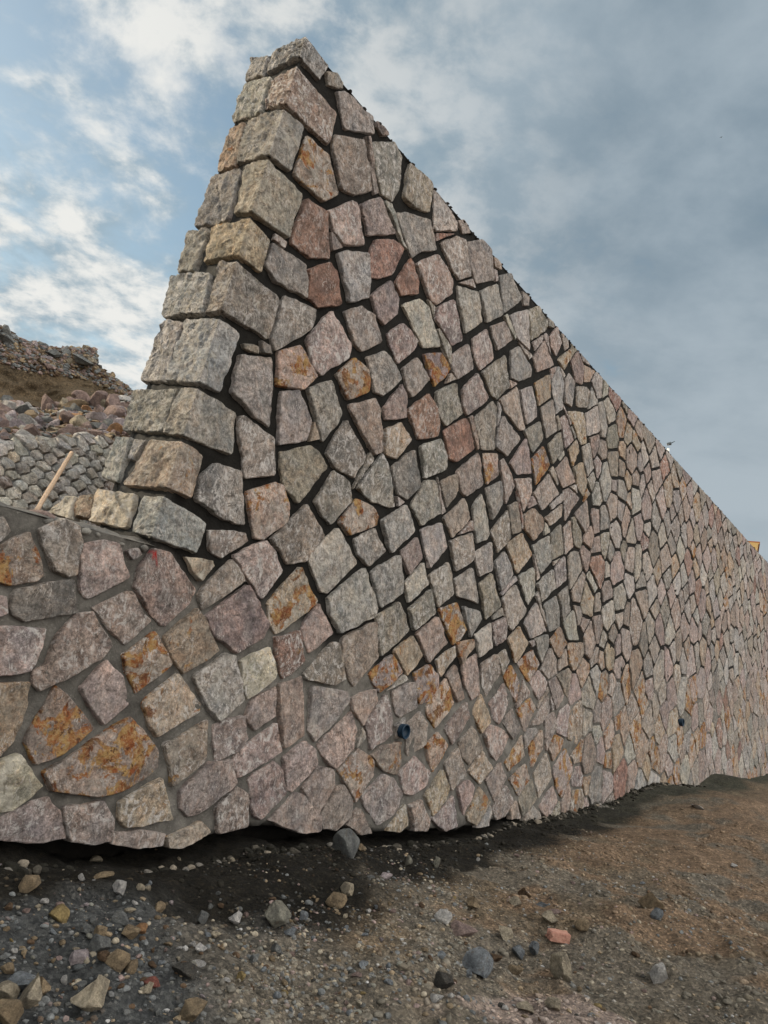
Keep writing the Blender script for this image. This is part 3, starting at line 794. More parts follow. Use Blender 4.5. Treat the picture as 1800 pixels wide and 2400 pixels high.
# mortar: a rough sheet behind the joints, raked deep above, slushed nearly flush below
def sheet(s_vals, zlo, zhi, nz, fold, name, extra=None):
    S = np.repeat(np.array(s_vals)[:, None], nz, 1)
    t = np.linspace(0, 1, nz)[None, :]
    Zl = np.array([zlo(s) for s in s_vals])[:, None]; Zh = np.array([zhi(s) for s in s_vals])[:, None]
    Z = Zl+(Zh-Zl)*t
    S, Z = S.ravel(), Z.ravel(); P3 = np.c_[S, Z, S*0]
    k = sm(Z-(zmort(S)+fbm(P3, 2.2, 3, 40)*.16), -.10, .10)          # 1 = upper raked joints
    if fold: k = np.maximum(k*1.0, 0)
    h = (-.013+fbm(P3, 8, 4, 50)*.017)*(1-k)+(-.026+.015*np.clip(S/9, 0, 1)+fbm(P3, 15, 4, 51)*.009)*k
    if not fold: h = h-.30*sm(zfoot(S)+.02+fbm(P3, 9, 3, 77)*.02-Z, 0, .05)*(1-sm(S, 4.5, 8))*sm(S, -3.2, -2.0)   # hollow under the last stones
    if fold: h = np.where(S < 0, -.022+fbm(P3, 20, 4, 52)*.011, h)
    P = to3(S, Z, h, fold)
    lowc = np.array([.145, .134, .118]); upc = np.array([.010, .0088, .007]); endc = np.array([.06, .058, .054])  # upper joints: dark mortar with the shade of the recess put into its colour
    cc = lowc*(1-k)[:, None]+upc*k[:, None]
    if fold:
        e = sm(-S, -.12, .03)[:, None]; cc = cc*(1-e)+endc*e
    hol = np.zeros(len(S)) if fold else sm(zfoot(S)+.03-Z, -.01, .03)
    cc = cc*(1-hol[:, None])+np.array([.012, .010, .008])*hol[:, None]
    cc = cc*(1+.25*fbm(P3, 3, 3, 60)+.25*fbm(P3, 14, 3, 61))[:, None]
    n = len(s_vals); F = []
    for i in range(n-1):
        for j in range(nz-1): a = i*nz+j; F.append((a, a+nz, a+nz+1, a+1))
    return P, F, cc
def prog(a, b, st, g):
    v = [a]
    while v[-1] < b: v.append(v[-1]+min(.25, st+max(0, v[-1])*g))
    return v
def zledge(s): return ZL
V, F, CC = [], [], []
def addsheet(P, Fc, c):
    global V, F, CC
    n = sum(len(x) for x in V); V.append(P); F += [tuple(i+n for i in f) for f in Fc]; CC.append(c)
ss = prog(0.0, 40, .028, .006)
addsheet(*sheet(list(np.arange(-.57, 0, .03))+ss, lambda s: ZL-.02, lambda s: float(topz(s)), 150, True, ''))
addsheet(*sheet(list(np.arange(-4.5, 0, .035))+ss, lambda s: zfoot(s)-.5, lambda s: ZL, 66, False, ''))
# back of the end face, wall top, ledge top of the low wall
def surf(fn, us, vs, c):
    U, W = np.meshgrid(us, vs, indexing='ij'); P = fn(U.ravel(), W.ravel()); n = len(vs)
    Fc = [(i*n+j, (i+1)*n+j, (i+1)*n+j+1, i*n+j+1) for i in range(len(us)-1) for j in range(n-1)]
    addsheet(P, Fc, np.tile(c, (len(P), 1)))
def topf(u, w):                                                     # u along, w back
    C = corner_v(topz(u)); P = C+u[:, None]*D-w[:, None]*NH
    P3 = np.c_[u, w, u*0]
    P[:, 2] += EYE+np.minimum(1, w/.05)*(-.006+fbm(P3, 9, 4, 70)*.018); P += NF*0
    return P
surf(topf, ss, np.linspace(.012, .575, 16), np.array([.05, .048, .045]))
def backf(u, w):
    C = corner_v(w); P = C+u[:, None]*D-.572*NH; P[:, 2] += EYE; return P
surf(backf, [0.0, 1, 2, 5, 10, 20, 40], np.linspace(-1.5, ZT, 8), np.array([.12, .115, .105]))
def ledf(u, w):
    C = corner_v(np.full(len(u), ZL)); P = C+u[:, None]*D-w[:, None]*NH
    P3 = np.c_[u, w, u*0]; P[:, 2] += EYE-.004+np.minimum(1, w/.10)*(fbm(P3, 7, 4, 80)*.03+.035); return P
surf(ledf, np.arange(-4.5, .1, .05), np.linspace(.012, .5, 12), np.array([.17, .16, .145]))
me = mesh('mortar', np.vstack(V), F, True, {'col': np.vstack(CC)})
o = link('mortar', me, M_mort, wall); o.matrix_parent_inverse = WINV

# bead of mortar dabbed along the top edge (lumps seen against the sky) and along the ledge
def lumps(pts, r0, r1, name, c, mat, parent, k=0):
    VV, FF = [], []
    rr = random.Random(k)
    ico = bpy.data.meshes.new('t'); import bmesh
    bm = bmesh.new(); bmesh.ops.create_icosphere(bm, subdivisions=2, radius=1); bm.to_mesh(ico); bm.free()
    iv = np.array([v.co[:] for v in ico.vertices]); fi = [tuple(p.vertices) for p in ico.polygons]; bpy.data.meshes.remove(ico)
    for p in pts:
        r = rr.uniform(r0, r1); sc = np.array([rr.uniform(.8, 1.7), rr.uniform(.8, 1.4), rr.uniform(.5, .9)])*r
        w = iv*sc; w = w*(1+.25*fbm(iv+rr.random()*50, 1.6, 2, 3))[:, None]
        n = len(VV)*len(iv); VV.append(w+p); FF += [tuple(i+n for i in f) for f in fi]
    P = np.vstack(VV)
    me = mesh(name, P, FF, True, {'col': np.tile(c, (len(P), 1))*(1+.3*fbm(P, 9, 2, 4))[:, None]})
    return link(name, me, mat, parent)
pts = []
s = .55
while s < 40:
    for t in range(2):
        q = corner(float(topz(s)))+(s+random.uniform(-.05, .05))*D-NH*random.uniform(-.005, .06)+np.array([0, 0, EYE+random.uniform(-.045, .0)+(.02 if random.random() < .06 else 0)])
        pts.append(q)
    s += random.uniform(.03, .09)+s*.004
o = lumps(pts, .008, .021, 'mortar_bead', np.array([.035, .033, .03]), M_mort, wall, 3); o.matrix_parent_inverse = WINV
pts = []
for t in range(130):
    s = random.uniform(-4.4, .05); q = corner(ZL)+s*D-NH*random.uniform(.0, .25)+np.array([0, 0, EYE+random.uniform(-.04, .0)])
    pts.append(q)
o = lumps(pts, .010, .045, 'ledge_mortar', np.array([.24, .225, .20]), M_mort, wall, 4); o.matrix_parent_inverse = WINV

# drain pipes: short dark blue corrugated stubs with a lip
M_pipe, Np, bp = newmat('blue_plastic'); bp.inputs['Base Color'].default_value = (.010, .028, .05, 1); bp.inputs['Roughness'].default_value = .42
def pipe(x, y, R):
    s, z = sz_front(x, y); C = corner(z)+s*D; C = C+np.array([0, 0, EYE])
    ax = NH*1.0; ax[2] = .02; ax /= np.linalg.norm(ax); u = np.cross(ax, [0, 0, 1]); u /= np.linalg.norm(u); v = np.cross(u, ax)
    prof = [(-.12, R*.90)]
    for i in range(3): prof += [(.0+i*.018, R*.92), (.004+i*.018, R*1.0), (.012+i*.018, R*1.0), (.016+i*.018, R*.92)]
    prof += [(.056, R*.96), (.062, R*1.05), (.076, R*1.03), (.078, R*.90), (.066, R*.86), (.040, R*.85)]
    P, Fc = [], []; n = 40
    for (a, r) in prof:
        for i in range(n): P.append(C+ax*a+(u*cos(2*pi*i/n)+v*sin(2*pi*i/n))*r)
    for j in range(len(prof)-1):
        for i in range(n): Fc.append((j*n+i, j*n+(i+1) % n, (j+1)*n+(i+1) % n, (j+1)*n+i))
    P.append(C+ax*.040); c = len(P)-1
    for i in range(n): Fc.append(((len(prof)-1)*n+i, (len(prof)-1)*n+(i+1) % n, c))
    o = link('drain_pipe', mesh('drain_pipe', P, Fc), M_pipe, wall); o.matrix_parent_inverse = WINV; return o
pipe(936, 1712, .062); pipe(1592, 1692, .07)

# ------------------------------------------------------------------ ground
def ground_z(X, Y, fine=True):
    """height of the site (world), arrays"""
    X = np.asarray(X, float); Y = np.asarray(Y, float)
    C0 = corner(-1.35)
    dx_ = X-C0[0]; dy_ = Y-C0[1]
    s = dx_*D[0]+dy_*D[1]; w = dx_*NH[0]+dy_*NH[1]                   # along / away from the wall
    P3 = np.c_[X, Y, X*0]
    zf = zfoot(s)+EYE
    flat = -.02+.05*fbm(P3, .5, 3, 90)
    w1 = np.clip(w, 0, None)
    k = sm(w1, .1, 2.2)
    z = zf*(1-k)+flat*k
    z = z-.13*(1-sm(w, .12, .62))*(1-sm(s, 4, 8))*sm(s, -3.2, -1.8)           # shallow scrape along the foot
    hump = .16*np.exp(-((s-10.5)/2.2)**2-((w-1.3)/.8)**2)+.10*np.exp(-((s-7.5)/1.5)**2-((w-1.9)/.6)**2)
    z = z+hump
    if fine:
        near = np.exp(-np.hypot(X, Y)/9)
        z = z+.045*fbm(P3, 1.7, 4, 91)+.055*ridged(P3, 3.2, 3, 96)*near*.5+.040*fbm(P3, 6, 4, 92)*near+.034*np.maximum(0, fbm(P3, 14, 3, 93))*near
        # bucket / track scrapes in the clay, right of the picture
        m = sm(X, .9, 2.2)*near
        ph = (X*.55+Y*.8)*9+2.2*fbm(P3, .9, 3, 94)
        z = z+.055*m*np.sin(ph)*np.clip(fbm(P3, 1.1, 2, 95)+.5, 0, 1)
    z = np.where(w < -.3, -.6, z)
    z = z+np.where(w > 9, 0, 0)
    return z
def gcol(X, Y):
    C0 = corner(-1.35); dx_ = X-C0[0]; dy_ = Y-C0[1]
    s = dx_*D[0]+dy_*D[1]; w = dx_*NH[0]+dy_*NH[1]; P3 = np.c_[X, Y, X*0]
    n1 = fbm(P3, 1.1, 4, 100); n2 = fbm(P3, 4, 4, 101); n3 = fbm(P3, 14, 3, 102)
    grey = np.array([.085, .09, .09]); dark = np.array([.015, .013, .009]); clay = np.array([.205, .158, .105]); red = np.array([.20, .142, .093]); chalk = np.array([.36, .29, .25]); dun = np.array([.185, .163, .128])
    g = sm(-(X*1.0)+.0+n1*.45-.15*(Y-3.2), -.25, .35)[:, None]        # grey gravel at the left
    c = dun*(1-sm(n1+n2*.4, -.3, .5))[:, None]+clay*sm(n1+n2*.4, -.3, .5)[:, None]
    rr = sm(n2+n1*.6+.3*(X-1.5), .1, .8)[:, None]; c = c*(1-rr)+red*rr
    c = c*(1-g)+grey*g
    ch = sm(-(((X-1.35)/.75)**2+((Y-3.75)/.42)**2)+n2*.8, -1.0, -.3)[:, None]*.92; c = c*(1-ch)+chalk*ch
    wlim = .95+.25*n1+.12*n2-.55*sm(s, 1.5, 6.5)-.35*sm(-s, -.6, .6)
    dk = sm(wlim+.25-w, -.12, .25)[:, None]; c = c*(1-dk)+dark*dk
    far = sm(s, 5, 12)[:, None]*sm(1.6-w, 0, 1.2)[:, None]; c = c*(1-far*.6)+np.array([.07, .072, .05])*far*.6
    return c*(1+.22*n3+.18*n2)[:, None]
def gmesh(name, us, ws):
    C0 = corner(-1.35)
    U, W = np.meshgrid(us, ws, indexing='ij'); U = U.ravel(); W = W.ravel()
    X = C0[0]+U*D[0]+W*NH[0]; Y = C0[1]+U*D[1]+W*NH[1]
    Z = ground_z(X, Y); n = len(ws)
    Fc = [(i*n+j, i*n+j+1, (i+1)*n+j+1, (i+1)*n+j) for i in range(len(us)-1) for j in range(n-1)]
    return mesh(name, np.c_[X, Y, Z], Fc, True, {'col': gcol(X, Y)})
def grade(a, b, st, g, c=0):
    v = [a]
    while v[-1] < b: v.append(v[-1]+st+abs(max(0, abs(v[-1]-c)-3))*g)
    return v
us = [-300, -120, -60, -30, -16, -10, -7]+grade(-5, 30, .028, .012, 0)+[35, 45, 60, 90, 150, 320]
ws = list(np.arange(-.36, 3.9, .026))+[4.1, 4.4, 4.8, 5.4, 6.2, 7.5, 9, 12, 18, 30, 60, 120, 300]
M_gr, N, b = newmat('soil'); P = N.n('ShaderNodeNewGeometry').outputs['Position']
c = N.n('ShaderNodeVertexColor', layer_name='col').outputs[0]
base = N.mix(1.0, c, N.mix(N.ramp(N.noise(P, 22, 8, .75), .3, .7), (.55, .55, .55), (1.45, 1.42, 1.4)), 'MULTIPLY')
vo = N.n('ShaderNodeTexVoronoi'); vo.inputs['Scale'].default_value = 75; N.l(P, vo.inputs['Vector'])
grit = N.n('ShaderNodeSeparateColor'); N.l(vo.outputs['Color'], grit.inputs[0])
base = N.mix(1.0, base, N.mix(grit.outputs[0], (.62, .62, .64), (1.35, 1.3, 1.25)), 'MULTIPLY')
base = N.mix(N.math('MULTIPLY', N.ramp(grit.outputs[1], .86, .94), .6), base, N.mix(1.0, base, (2.1, 2.05, 2.0), 'MULTIPLY'))
N.l(base, b.inputs['Base Color']); b.inputs['Roughness'].default_value = .97
n = bump(N, None, N.noise(P, 30, 8, .75), .05, 1.0); n = bump(N, None, vo.outputs['Distance'], .006, .7, n); bump(N, b, N.noise(P, 160, 4, .75), .006, .9, n)
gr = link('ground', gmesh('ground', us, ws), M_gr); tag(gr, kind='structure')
back_u = [-300, -60, -20, -8, 0, 8, 20, 60, 320]; back_w = [-300, -120, -60, -30, -16, -9, -5, -2, -.33]
C0 = corner(-1.35)
U, W = np.meshgrid(back_u, back_w, indexing='ij'); X = (C0[0]+U*D[0]+W*NH[0]).ravel(); Y = (C0[1]+U*D[1]+W*NH[1]).ravel()
n = len(back_w); Fc = [(i*n+j, i*n+j+1, (i+1)*n+j+1, (i+1)*n+j) for i in range(len(back_u)-1) for j in range(n-1)]
bk = link('terrain', mesh('terrain', np.c_[X, Y, X*0-.62], Fc, True, {'col': np.tile([.14, .10, .065], (len(X), 1))}), M_gr); tag(bk, kind='structure')

def hit_ground(x, y):
    R = ray(x, y); t = 0.5; P = None
    lo = .5; 
    for i in range(400):
        P = np.array([0, 0, EYE])+R*t
        gz = float(ground_z([P[0]], [P[1]], False)[0])
        if P[2] < gz: break
        t += .04
    return P[0], P[1], t

# ------------------------------------------------------------------ loose stones
M_rock, N, b = newmat('loose_rock'); P = N.n('ShaderNodeTexCoord').outputs['Object']
oi = N.n('ShaderNodeObjectInfo'); oc = oi.outputs['Color']
off = N.n('ShaderNodeVectorMath', operation='MULTIPLY_ADD'); cb = N.n('ShaderNodeCombineXYZ')
for i in range(3): N.l(oi.outputs['Random'], cb.inputs[i])
N.l(cb.outputs[0], off.inputs[0]); off.inputs[1].default_value = (31, 47, 59); N.l(P, off.inputs[2]); Q = off.outputs[0]
base = N.mix(1.0, oc, N.mix(N.ramp(N.noise(Q, 1.6, 6, .65), .3, .7), (.62, .62, .63), (1.3, 1.27, 1.22)), 'MULTIPLY')
base = N.mix(1.0, base, N.mix(N.ramp(N.noise(Q, 8, 6, .7), .3, .7), (.72, .72, .72), (1.26, 1.26, 1.26)), 'MULTIPLY')
base = N.mix(N.ramp(N.noise(Q, 2.6, 6, .7), .56, .66, 0, .5), base, (.17, .125, .08))
N.l(base, b.inputs['Base Color'])
n = bump(N, None, N.noise(Q, 3.5, 8, .7), .10, .8); bump(N, b, N.noise(Q, 16, 6, .75), .05, .8, n)
import bmesh
def rock_mesh(name, seed, sub=3, ang=.8):
    rr = random.Random(seed); bm = bmesh.new(); bmesh.ops.create_icosphere(bm, subdivisions=sub, radius=1)
    P = np.array([v.co[:] for v in bm.verts])
    for k in range(int(12+ang*8)):                                   # split faces
        n = np.array([rr.gauss(0, 1) for _ in range(3)]); n /= np.linalg.norm(n); o = rr.uniform(.34, .74)
        dd = P@n-o; P = P-np.maximum(0, dd)[:, None]*n*(min(1, 1.04*ang))
    P = P*(1.25+.05*fbm(P+seed, 1.3, 3, seed)+.035*fbm(P+seed, 4, 3, seed+3))[:, None]
    P *= np.array([1, rr.uniform(.68, .95), rr.uniform(.5, .85)]); P[:, 2] -= P[:, 2].min()*.72
    for v, p in zip(bm.verts, P): v.co = p
    me = bpy.data.meshes.new(name); bm.to_mesh(me); bm.free()
    me.polygons.foreach_set('use_smooth', [True]*len(me.polygons)); me.materials.append(M_rock)
    try: me.set_sharp_from_angle(angle=radians(20))
    except Exception: pass
    return me
ROCKS = [rock_mesh('rock_%d' % i, 11+i, 4 if i < 6 else 3, .97 if i % 4 else .8) for i in range(14)]
RC = {'cream': (.42, .36, .27), 'tan': (.33, .25, .16), 'ochre': (.32, .24, .11), 'grey': (.21, .215, .21), 'blue': (.23, .25, .27), 'dark': (.075, .07, .062), 'brown': (.14, .09, .055),
      'white': (.52, .50, .48), 'lilac': (.42, .36, .37), 'pink': (.32, .235, .21), 'orange': (.36, .20, .10), 'green': (.24, .23, .19), 'red': (.24, .09, .07)}
def rock(x, y, zb, d, col, name='rock', me=None, rz=None, sq=(1, 1, 1), tilt=.25, rr=random):
    o = bpy.data.objects.new(name, me or rr.choice(ROCKS)); col_.objects.link(o)
    o.location = (x, y, zb); j = [rr.uniform(.88, 1.12) for _ in range(3)]
    o.scale = (d/2*sq[0]*j[0], d/2*sq[1]*j[1], d/2*sq[2]*j[2])
    o.rotation_euler = (rr.uniform(-tilt, tilt), rr.uniform(-tilt, tilt), rz if rz is not None else rr.uniform(0, 6.28))
    k = rr.uniform(.85, 1.15); c = RC[col]; o.color = (c[0]*k, c[1]*k, c[2]*k, 1)
    return o
big_rocks = [
 (206, 2368, 84, 'cream', 1.0, 'biggest cream angular rock at the bottom edge, left of the middle'), (47, 2308, 68, 'blue', .55, 'flat blue-grey slab lying on the heap in the bottom left corner'),
 (60, 2366, 66, 'cream', 1.2, 'tall cream block below the blue-grey slab in the bottom left corner'), (6, 2340, 52, 'cream', .8, 'cream rock cut by the left edge of the photo, under the slab'),
 (6, 2392, 60, 'tan', 1., 'tan rock cut by the bottom left corner of the photo'), (92, 2344, 42, 'tan', 1.1, 'tan stone leaning on the right side of the cream block'), (136, 2142, 42, 'ochre', 1.0, 'oval ochre yellow stone on grey gravel'),
 (179, 2252, 44, 'lilac', .6, 'lilac white jagged stone beside a round grey one'), (217, 2243, 44, 'grey', .8, 'round grey lump touching the lilac white stone'), (266, 2284, 46, 'tan', 1., 'pointed tan stone standing upright in the gravel'),
 (297, 2298, 34, 'tan', .9, 'triangular tan stone right of the pointed one'), (233, 2276, 32, 'brown', .8, 'small round brown stone left of the pointed tan one'), (278, 2166, 48, 'grey', .6, 'pale grey curved stone on the gravel above two tan stones'),
 (302, 2207, 36, 'tan', 1., 'tan wedge stone below the pale grey curved one'), (233, 2198, 32, 'tan', .8, 'squat tan stone left of the tan wedge'), (327, 2192, 30, 'orange', .9, 'small orange stone at the right of the tan wedge'),
 (195, 2182, 28, 'grey', 1., 'pointed pale grey stone left of the squat tan one'), (278, 2092, 34, 'white', .8, 'white stone at the edge of the black soil'), (327, 2086, 20, 'cream', 1., 'small cream cube of stone beside the white one'),
 (60, 2084, 44, 'tan', .8, 'brownish stone half sunk in dark gravel at the left'), (450, 2376, 64, 'tan', .8, 'light tan lump with three bulges at the bottom edge'), (423, 2310, 60, 'dark', .7, 'dark grey clod above the light tan lump'),
 (335, 2350, 34, 'cream', .9, 'cream stone under a reddish one'), (347, 2330, 38, 'red', .6, 'reddish stone lying on a cream one'), (553, 2146, 36, 'white', 1., 'tall whitish stone in black soil left of the greenish boulder'),
 (474, 2138, 30, 'grey', .8, 'grey stone alone in the black soil'), (468, 2236, 26, 'white', .9, 'round white stone, the upper of a pair'), (463, 2272, 30, 'white', .8, 'white stone with notches, the lower of a pair'),
 (224, 2019, 30, 'cream', .6, 'small oblong pale stone near the foot of the wall'), (801, 1990, 62, 'grey', 1.5, 'grey upright lump of mortar standing against the foot of the wall'),
 (840, 2003, 22, 'tan', 1., 'small tan pebble right of the upright grey lump'), (638, 2157, 64, 'green', 1.1, 'greenish grey boulder with white veins in the black soil'), (680, 2189, 34, 'blue', .8, 'bluish stone at the right foot of the greenish boulder'),
 (647, 2213, 40, 'grey', .9, 'grey stone just below the greenish boulder'), (788, 2106, 48, 'tan', .7, 'two-tone grey and tan stone on the slope of dark soil'), (815, 2083, 32, 'cream', .8, 'cream stone above the two-tone one'),
 (712, 2150, 26, 'blue', .9, 'small bluish white stone right of the greenish boulder'), (904, 2052, 30, 'lilac', .8, 'pale lilac stone on the edge of the dark soil'), (956, 2025, 26, 'green', .8, 'small mossy stone in the dark soil under the pipe'),
 (1020, 2024, 22, 'green', 1., 'lone small olive stone in the dark soil, right of the mossy one'), (862, 2224, 24, 'white', .35, 'thin white flake on brown clay'), (1036, 2155, 36, 'white', .7, 'rough white lump on the brown clay'),
 (1081, 2168, 56, 'pink', .6, 'pinkish grey crumbling lump right of the rough white one'), (1106, 2121, 40, 'tan', .8, 'tan lump above the pinkish grey crumbling one'), (1182, 2189, 38, 'cream', .9, 'smooth cream stone like a loaf on the clay'),
 (1126, 2240, 84, 'blue', .45, 'large flat blue-grey lump of concrete on the clay'), (1160, 2222, 32, 'brown', .8, 'brown stone leaning on the flat blue-grey lump'), (1032, 2312, 42, 'dark', .7, 'dark clod with a white patch on the clay'),
 (1020, 2348, 26, 'white', .8, 'small white stone below the dark clod'), (1527, 2123, 68, 'tan', .75, 'large domed tan boulder on the clay at the right'), (1287, 2163, 38, 'cream', .9, 'cream stone touching the top of the pink brick'),
 (1538, 2160, 24, 'blue', 1., 'small bluish white stone below the domed tan boulder'), (1231, 2083, 36, 'brown', .9, 'dark brown round clod above a pale stone'), (1209, 2112, 30, 'cream', .9, 'pale round stone below the dark brown clod'),
 (1269, 2116, 32, 'blue', .6, 'blue-grey flat stone in the small heap above the pink brick'), (1301, 2137, 30, 'pink', .6, 'pinkish flat stone at the right of the small heap'), (1250, 2221, 28, 'blue', .9, 'blue stone just left of the pink brick'),
 (1213, 2219, 32, 'blue', .9, 'blue stone farther left of the pink brick, next to the flat concrete lump'), (1325, 2282, 46, 'cream', 1.1, 'pointed cream stone below the pink brick'), (1209, 2252, 34, 'tan', .8, 'oblong tan stone below the blue stones'),
 (1536, 2293, 42, 'white', .9, 'white chalky lump near the lower right'), (1232, 2354, 40, 'cream', .6, 'cream wedge near the bottom edge, right of the middle'), (1298, 2367, 38, 'cream', .5, 'flat cream stone right of the wedge near the bottom edge'),
 (1719, 2027, 16, 'white', .7, 'tiny white stone on the scraped clay at the far right'), (1634, 1892, 34, 'white', .3, 'flat whitish stone near the foot of the wall at the right'), (1363, 2192, 36, 'tan', .6, 'pale brown lump right of the pink brick'),
]
rk = random.Random(3)
placed = []
for (x, y, d_, c_, hq, lab) in big_rocks:
    X_, Y_, t = hit_ground(x, y+d_*.25); dm = d_*t/FOC*1.3
    zb = float(ground_z([X_], [Y_])[0])+dm*.02
    o = rock(X_, Y_, zb-dm*.03, dm, c_, 'rock', rr=rk, sq=(1, .9, hq*1.1), me=ROCKS[rk.randrange(6)])
    tag(o, lab, 'rock', 'loose rocks on the ground'); placed.append((X_, Y_, dm))
# brick fragment
X_, Y_, t = hit_ground(1308, 2206); zb = float(ground_z([X_], [Y_])[0])
bm = bmesh.new(); bmesh.ops.create_cube(bm, size=1); bmesh.ops.scale(bm, vec=(.125, .065, .055), verts=bm.verts); bmesh.ops.bevel(bm, geom=bm.edges[:], offset=.004, segments=2, affect='EDGES')
bmesh.ops.subdivide_edges(bm, edges=bm.edges[:], cuts=6, use_grid_fill=True)
Pn = np.array([v.co[:] for v in bm.verts]); dn = fbm(Pn, 40, 3, 5)*.0025; en = np.where(Pn[:, 0] < -.045, fbm(Pn, 60, 2, 8)*.012, 0)
for v, a, e in zip(bm.verts, dn, en): v.co += v.normal*float(a); v.co.x += float(e)
me = bpy.data.meshes.new('brick'); bm.to_mesh(me); bm.free()
M_brick = simple_mat('fired_clay', (.40, .19, .14), (.50, .27, .20), 60, 120, .004, False, .9, (.55, .38, .30))
o = link('brick', me, M_brick); o.location = (X_, Y_, zb+.03); o.rotation_euler = (.06, .05, radians(8))
tag(o, 'broken pink brick with a ragged end lying on brown clay', 'brick')

# smaller stones, one object each
M0 = len(placed); tries = 0; cnt = 0
groups = 'small stones scattered on the ground'
while cnt < 280 and tries < 9000:
    tries += 1
    x = rk.uniform(-30, 1830); y = 1990+(410)*rk.random()**.8
    dens = 1.0 if x < 600 else (.75 if x < 1000 else .5)
    if y < 2080 and 250 < x < 1100: dens *= .3
    if x > 1400: dens *= .35
    if rk.random() > dens: continue
    X_, Y_, t = hit_ground(x, y)
    if t > 9: continue
    dm = rk.uniform(.014, .040)*(1+.6*(rk.random() < .15))*1.2
    if any((X_-a)**2+(Y_-b_)**2 < (dm/2+c2/2)**2*.8 for a, b_, c2 in placed): continue
    cc = rk.choices(['cream', 'tan', 'grey', 'blue', 'white', 'pink', 'brown', 'ochre', 'lilac'], [3, 4, 4, 2, 2, 2, 2, 1, 1] if x < 900 else [4, 5, 2, 1, 2, 3, 3, 1, 0])[0]
    o = rock(X_, Y_, float(ground_z([X_], [Y_])[0])+dm*.0, dm, cc, 'small_stone', rr=rk, me=ROCKS[rk.randrange(6, 14)])
    tag(o, '%s %s stone %s' % ('tiny' if dm < .024 else 'small' if dm < .04 else 'fist-sized', {'blue': 'blue-grey', 'white': 'whitish', 'pink': 'pinkish'}.get(cc, cc),
        'in the dark gravel at the lower left' if x < 450 else 'on the mixed soil at the lower middle' if x < 1000 else 'on the brown clay at the lower right'), 'stone', groups); placed.append((X_, Y_, dm)); cnt += 1
print('small stones', cnt)

# gravel: countless crumbs, one object
def scatter(name, n, sampler, sizes, cols, mat, seed=0, sub=1):
    r = np.random.default_rng(seed)
    bm = bmesh.new(); bmesh.ops.create_icosphere(bm, subdivisions=sub, radius=1); iv = np.array([v.co[:] for v in bm.verts]); fi = np.array([[v.index for v in f.verts] for f in bm.faces]); bm.free()
    var = []
    for k in range(8):
        P = iv.copy()
        for q in range(5):
            nn = r.normal(size=3); nn /= np.linalg.norm(nn); dd = P@nn-r.uniform(.4, .8); P = P-np.maximum(0, dd)[:, None]*nn
        var.append(P*np.array([1, r.uniform(.6, 1), r.uniform(.45, .8)]))
    pos = sampler(r, n); n = len(pos)
    sz = sizes(r, n); VV = np.zeros((n*len(iv), 3)); CC = np.zeros((n*len(iv), 3)); L = len(iv)
    cl = cols(r, n, pos)
    for i in range(n):
        a = r.uniform(0, 6.28); ca, sa = cos(a), sin(a); P = var[i % 8]*sz[i]
        VV[i*L:(i+1)*L] = np.c_[P[:, 0]*ca-P[:, 1]*sa, P[:, 0]*sa+P[:, 1]*ca, P[:, 2]]+pos[i]
        CC[i*L:(i+1)*L] = cl[i]
    F = (fi[None]+np.arange(n)[:, None, None]*L).reshape(-1, 3)
    me = mesh(name, VV, F.tolist(), False, {'col': CC})
    return link(name, me, mat)
M_grav = simple_mat('gravel', (.7, .7, .7), (1.25, 1.25, 1.25), 60, 150, .004, True)

def samp_clod(r, n):
    C0 = corner(-1.35); s = r.uniform(-2, 9, n*3); w = r.uniform(.05, 3.9, n*3)
    X = C0[0]+s*D[0]+w*NH[0]; Y = C0[1]+s*D[1]+w*NH[1]; P3 = np.c_[X, Y, X*0]
    keep = (r.random(n*3) < np.clip(.4+fbm(P3, 1.3, 3, 120)*1.2, .03, 1)) & (Y > 2.2); X, Y = X[keep][:n], Y[keep][:n]
    return np.c_[X, Y, ground_z(X, Y)]
cld = scatter('earth_clods', 3800, samp_clod, lambda r, n: .007+.026*r.random(n)**3, lambda r, n, pos: gcol(pos[:, 0], pos[:, 1])*(.8+.5*r.random(n)[:, None]), M_grav, 15, 2)
cld.data.polygons.foreach_set('use_smooth', [True]*len(cld.data.polygons))
tag(cld, 'crumbly clods of earth lying over the soil in front of the wall', 'earth clods', kind='stuff')
def samp_ground(r, n):
    out = []
    C0 = corner(-1.35)
    s = r.uniform(-2.2, 6.5, n*3); w = r.uniform(.0, 3.9, n*3)
    X = C0[0]+s*D[0]+w*NH[0]; Y = C0[1]+s*D[1]+w*NH[1]
    dist = np.hypot(X, Y); P3 = np.c_[X, Y, X*0]
    cl = fbm(P3, 1.6, 3, 110)
    pk = np.clip(.55+cl*.9, .05, 1)*np.where(X < 0, 1.0, np.where(X < .9, .6, .32))*np.clip(1.5-dist/8, .15, 1)
    wl = sm(w, .1, .9); pk = pk*(.25+.75*wl)
    keep = (r.random(n*3) < pk) & (Y > 2.2)
    X, Y = X[keep][:n], Y[keep][:n]
    return np.c_[X, Y, ground_z(X, Y)]
def gsz(r, n): return .0024+.017*r.random(n)**3.4+.002*r.random(n)
def gcl(r, n, pos):
    pal = np.array([RC[k] for k in ('grey', 'tan', 'cream', 'green', 'brown', 'pink', 'dark', 'white')])
    base = gcol(pos[:, 0], pos[:, 1])
    c = pal[r.choice(8, n, p=[.22, .2, .12, .12, .12, .08, .09, .05])]
    k = r.random(n)[:, None]**1.2
    return base*1.2*(1-k)+c*1.0*k*np.clip(base.mean(1, keepdims=True)/.07, .25, 1)
gv = scatter('gravel', 42000, samp_ground, gsz, gcl, M_grav, 5)
tag(gv, 'fine loose gravel and crumbs of earth covering the ground in front of the wall', 'gravel', kind='stuff')

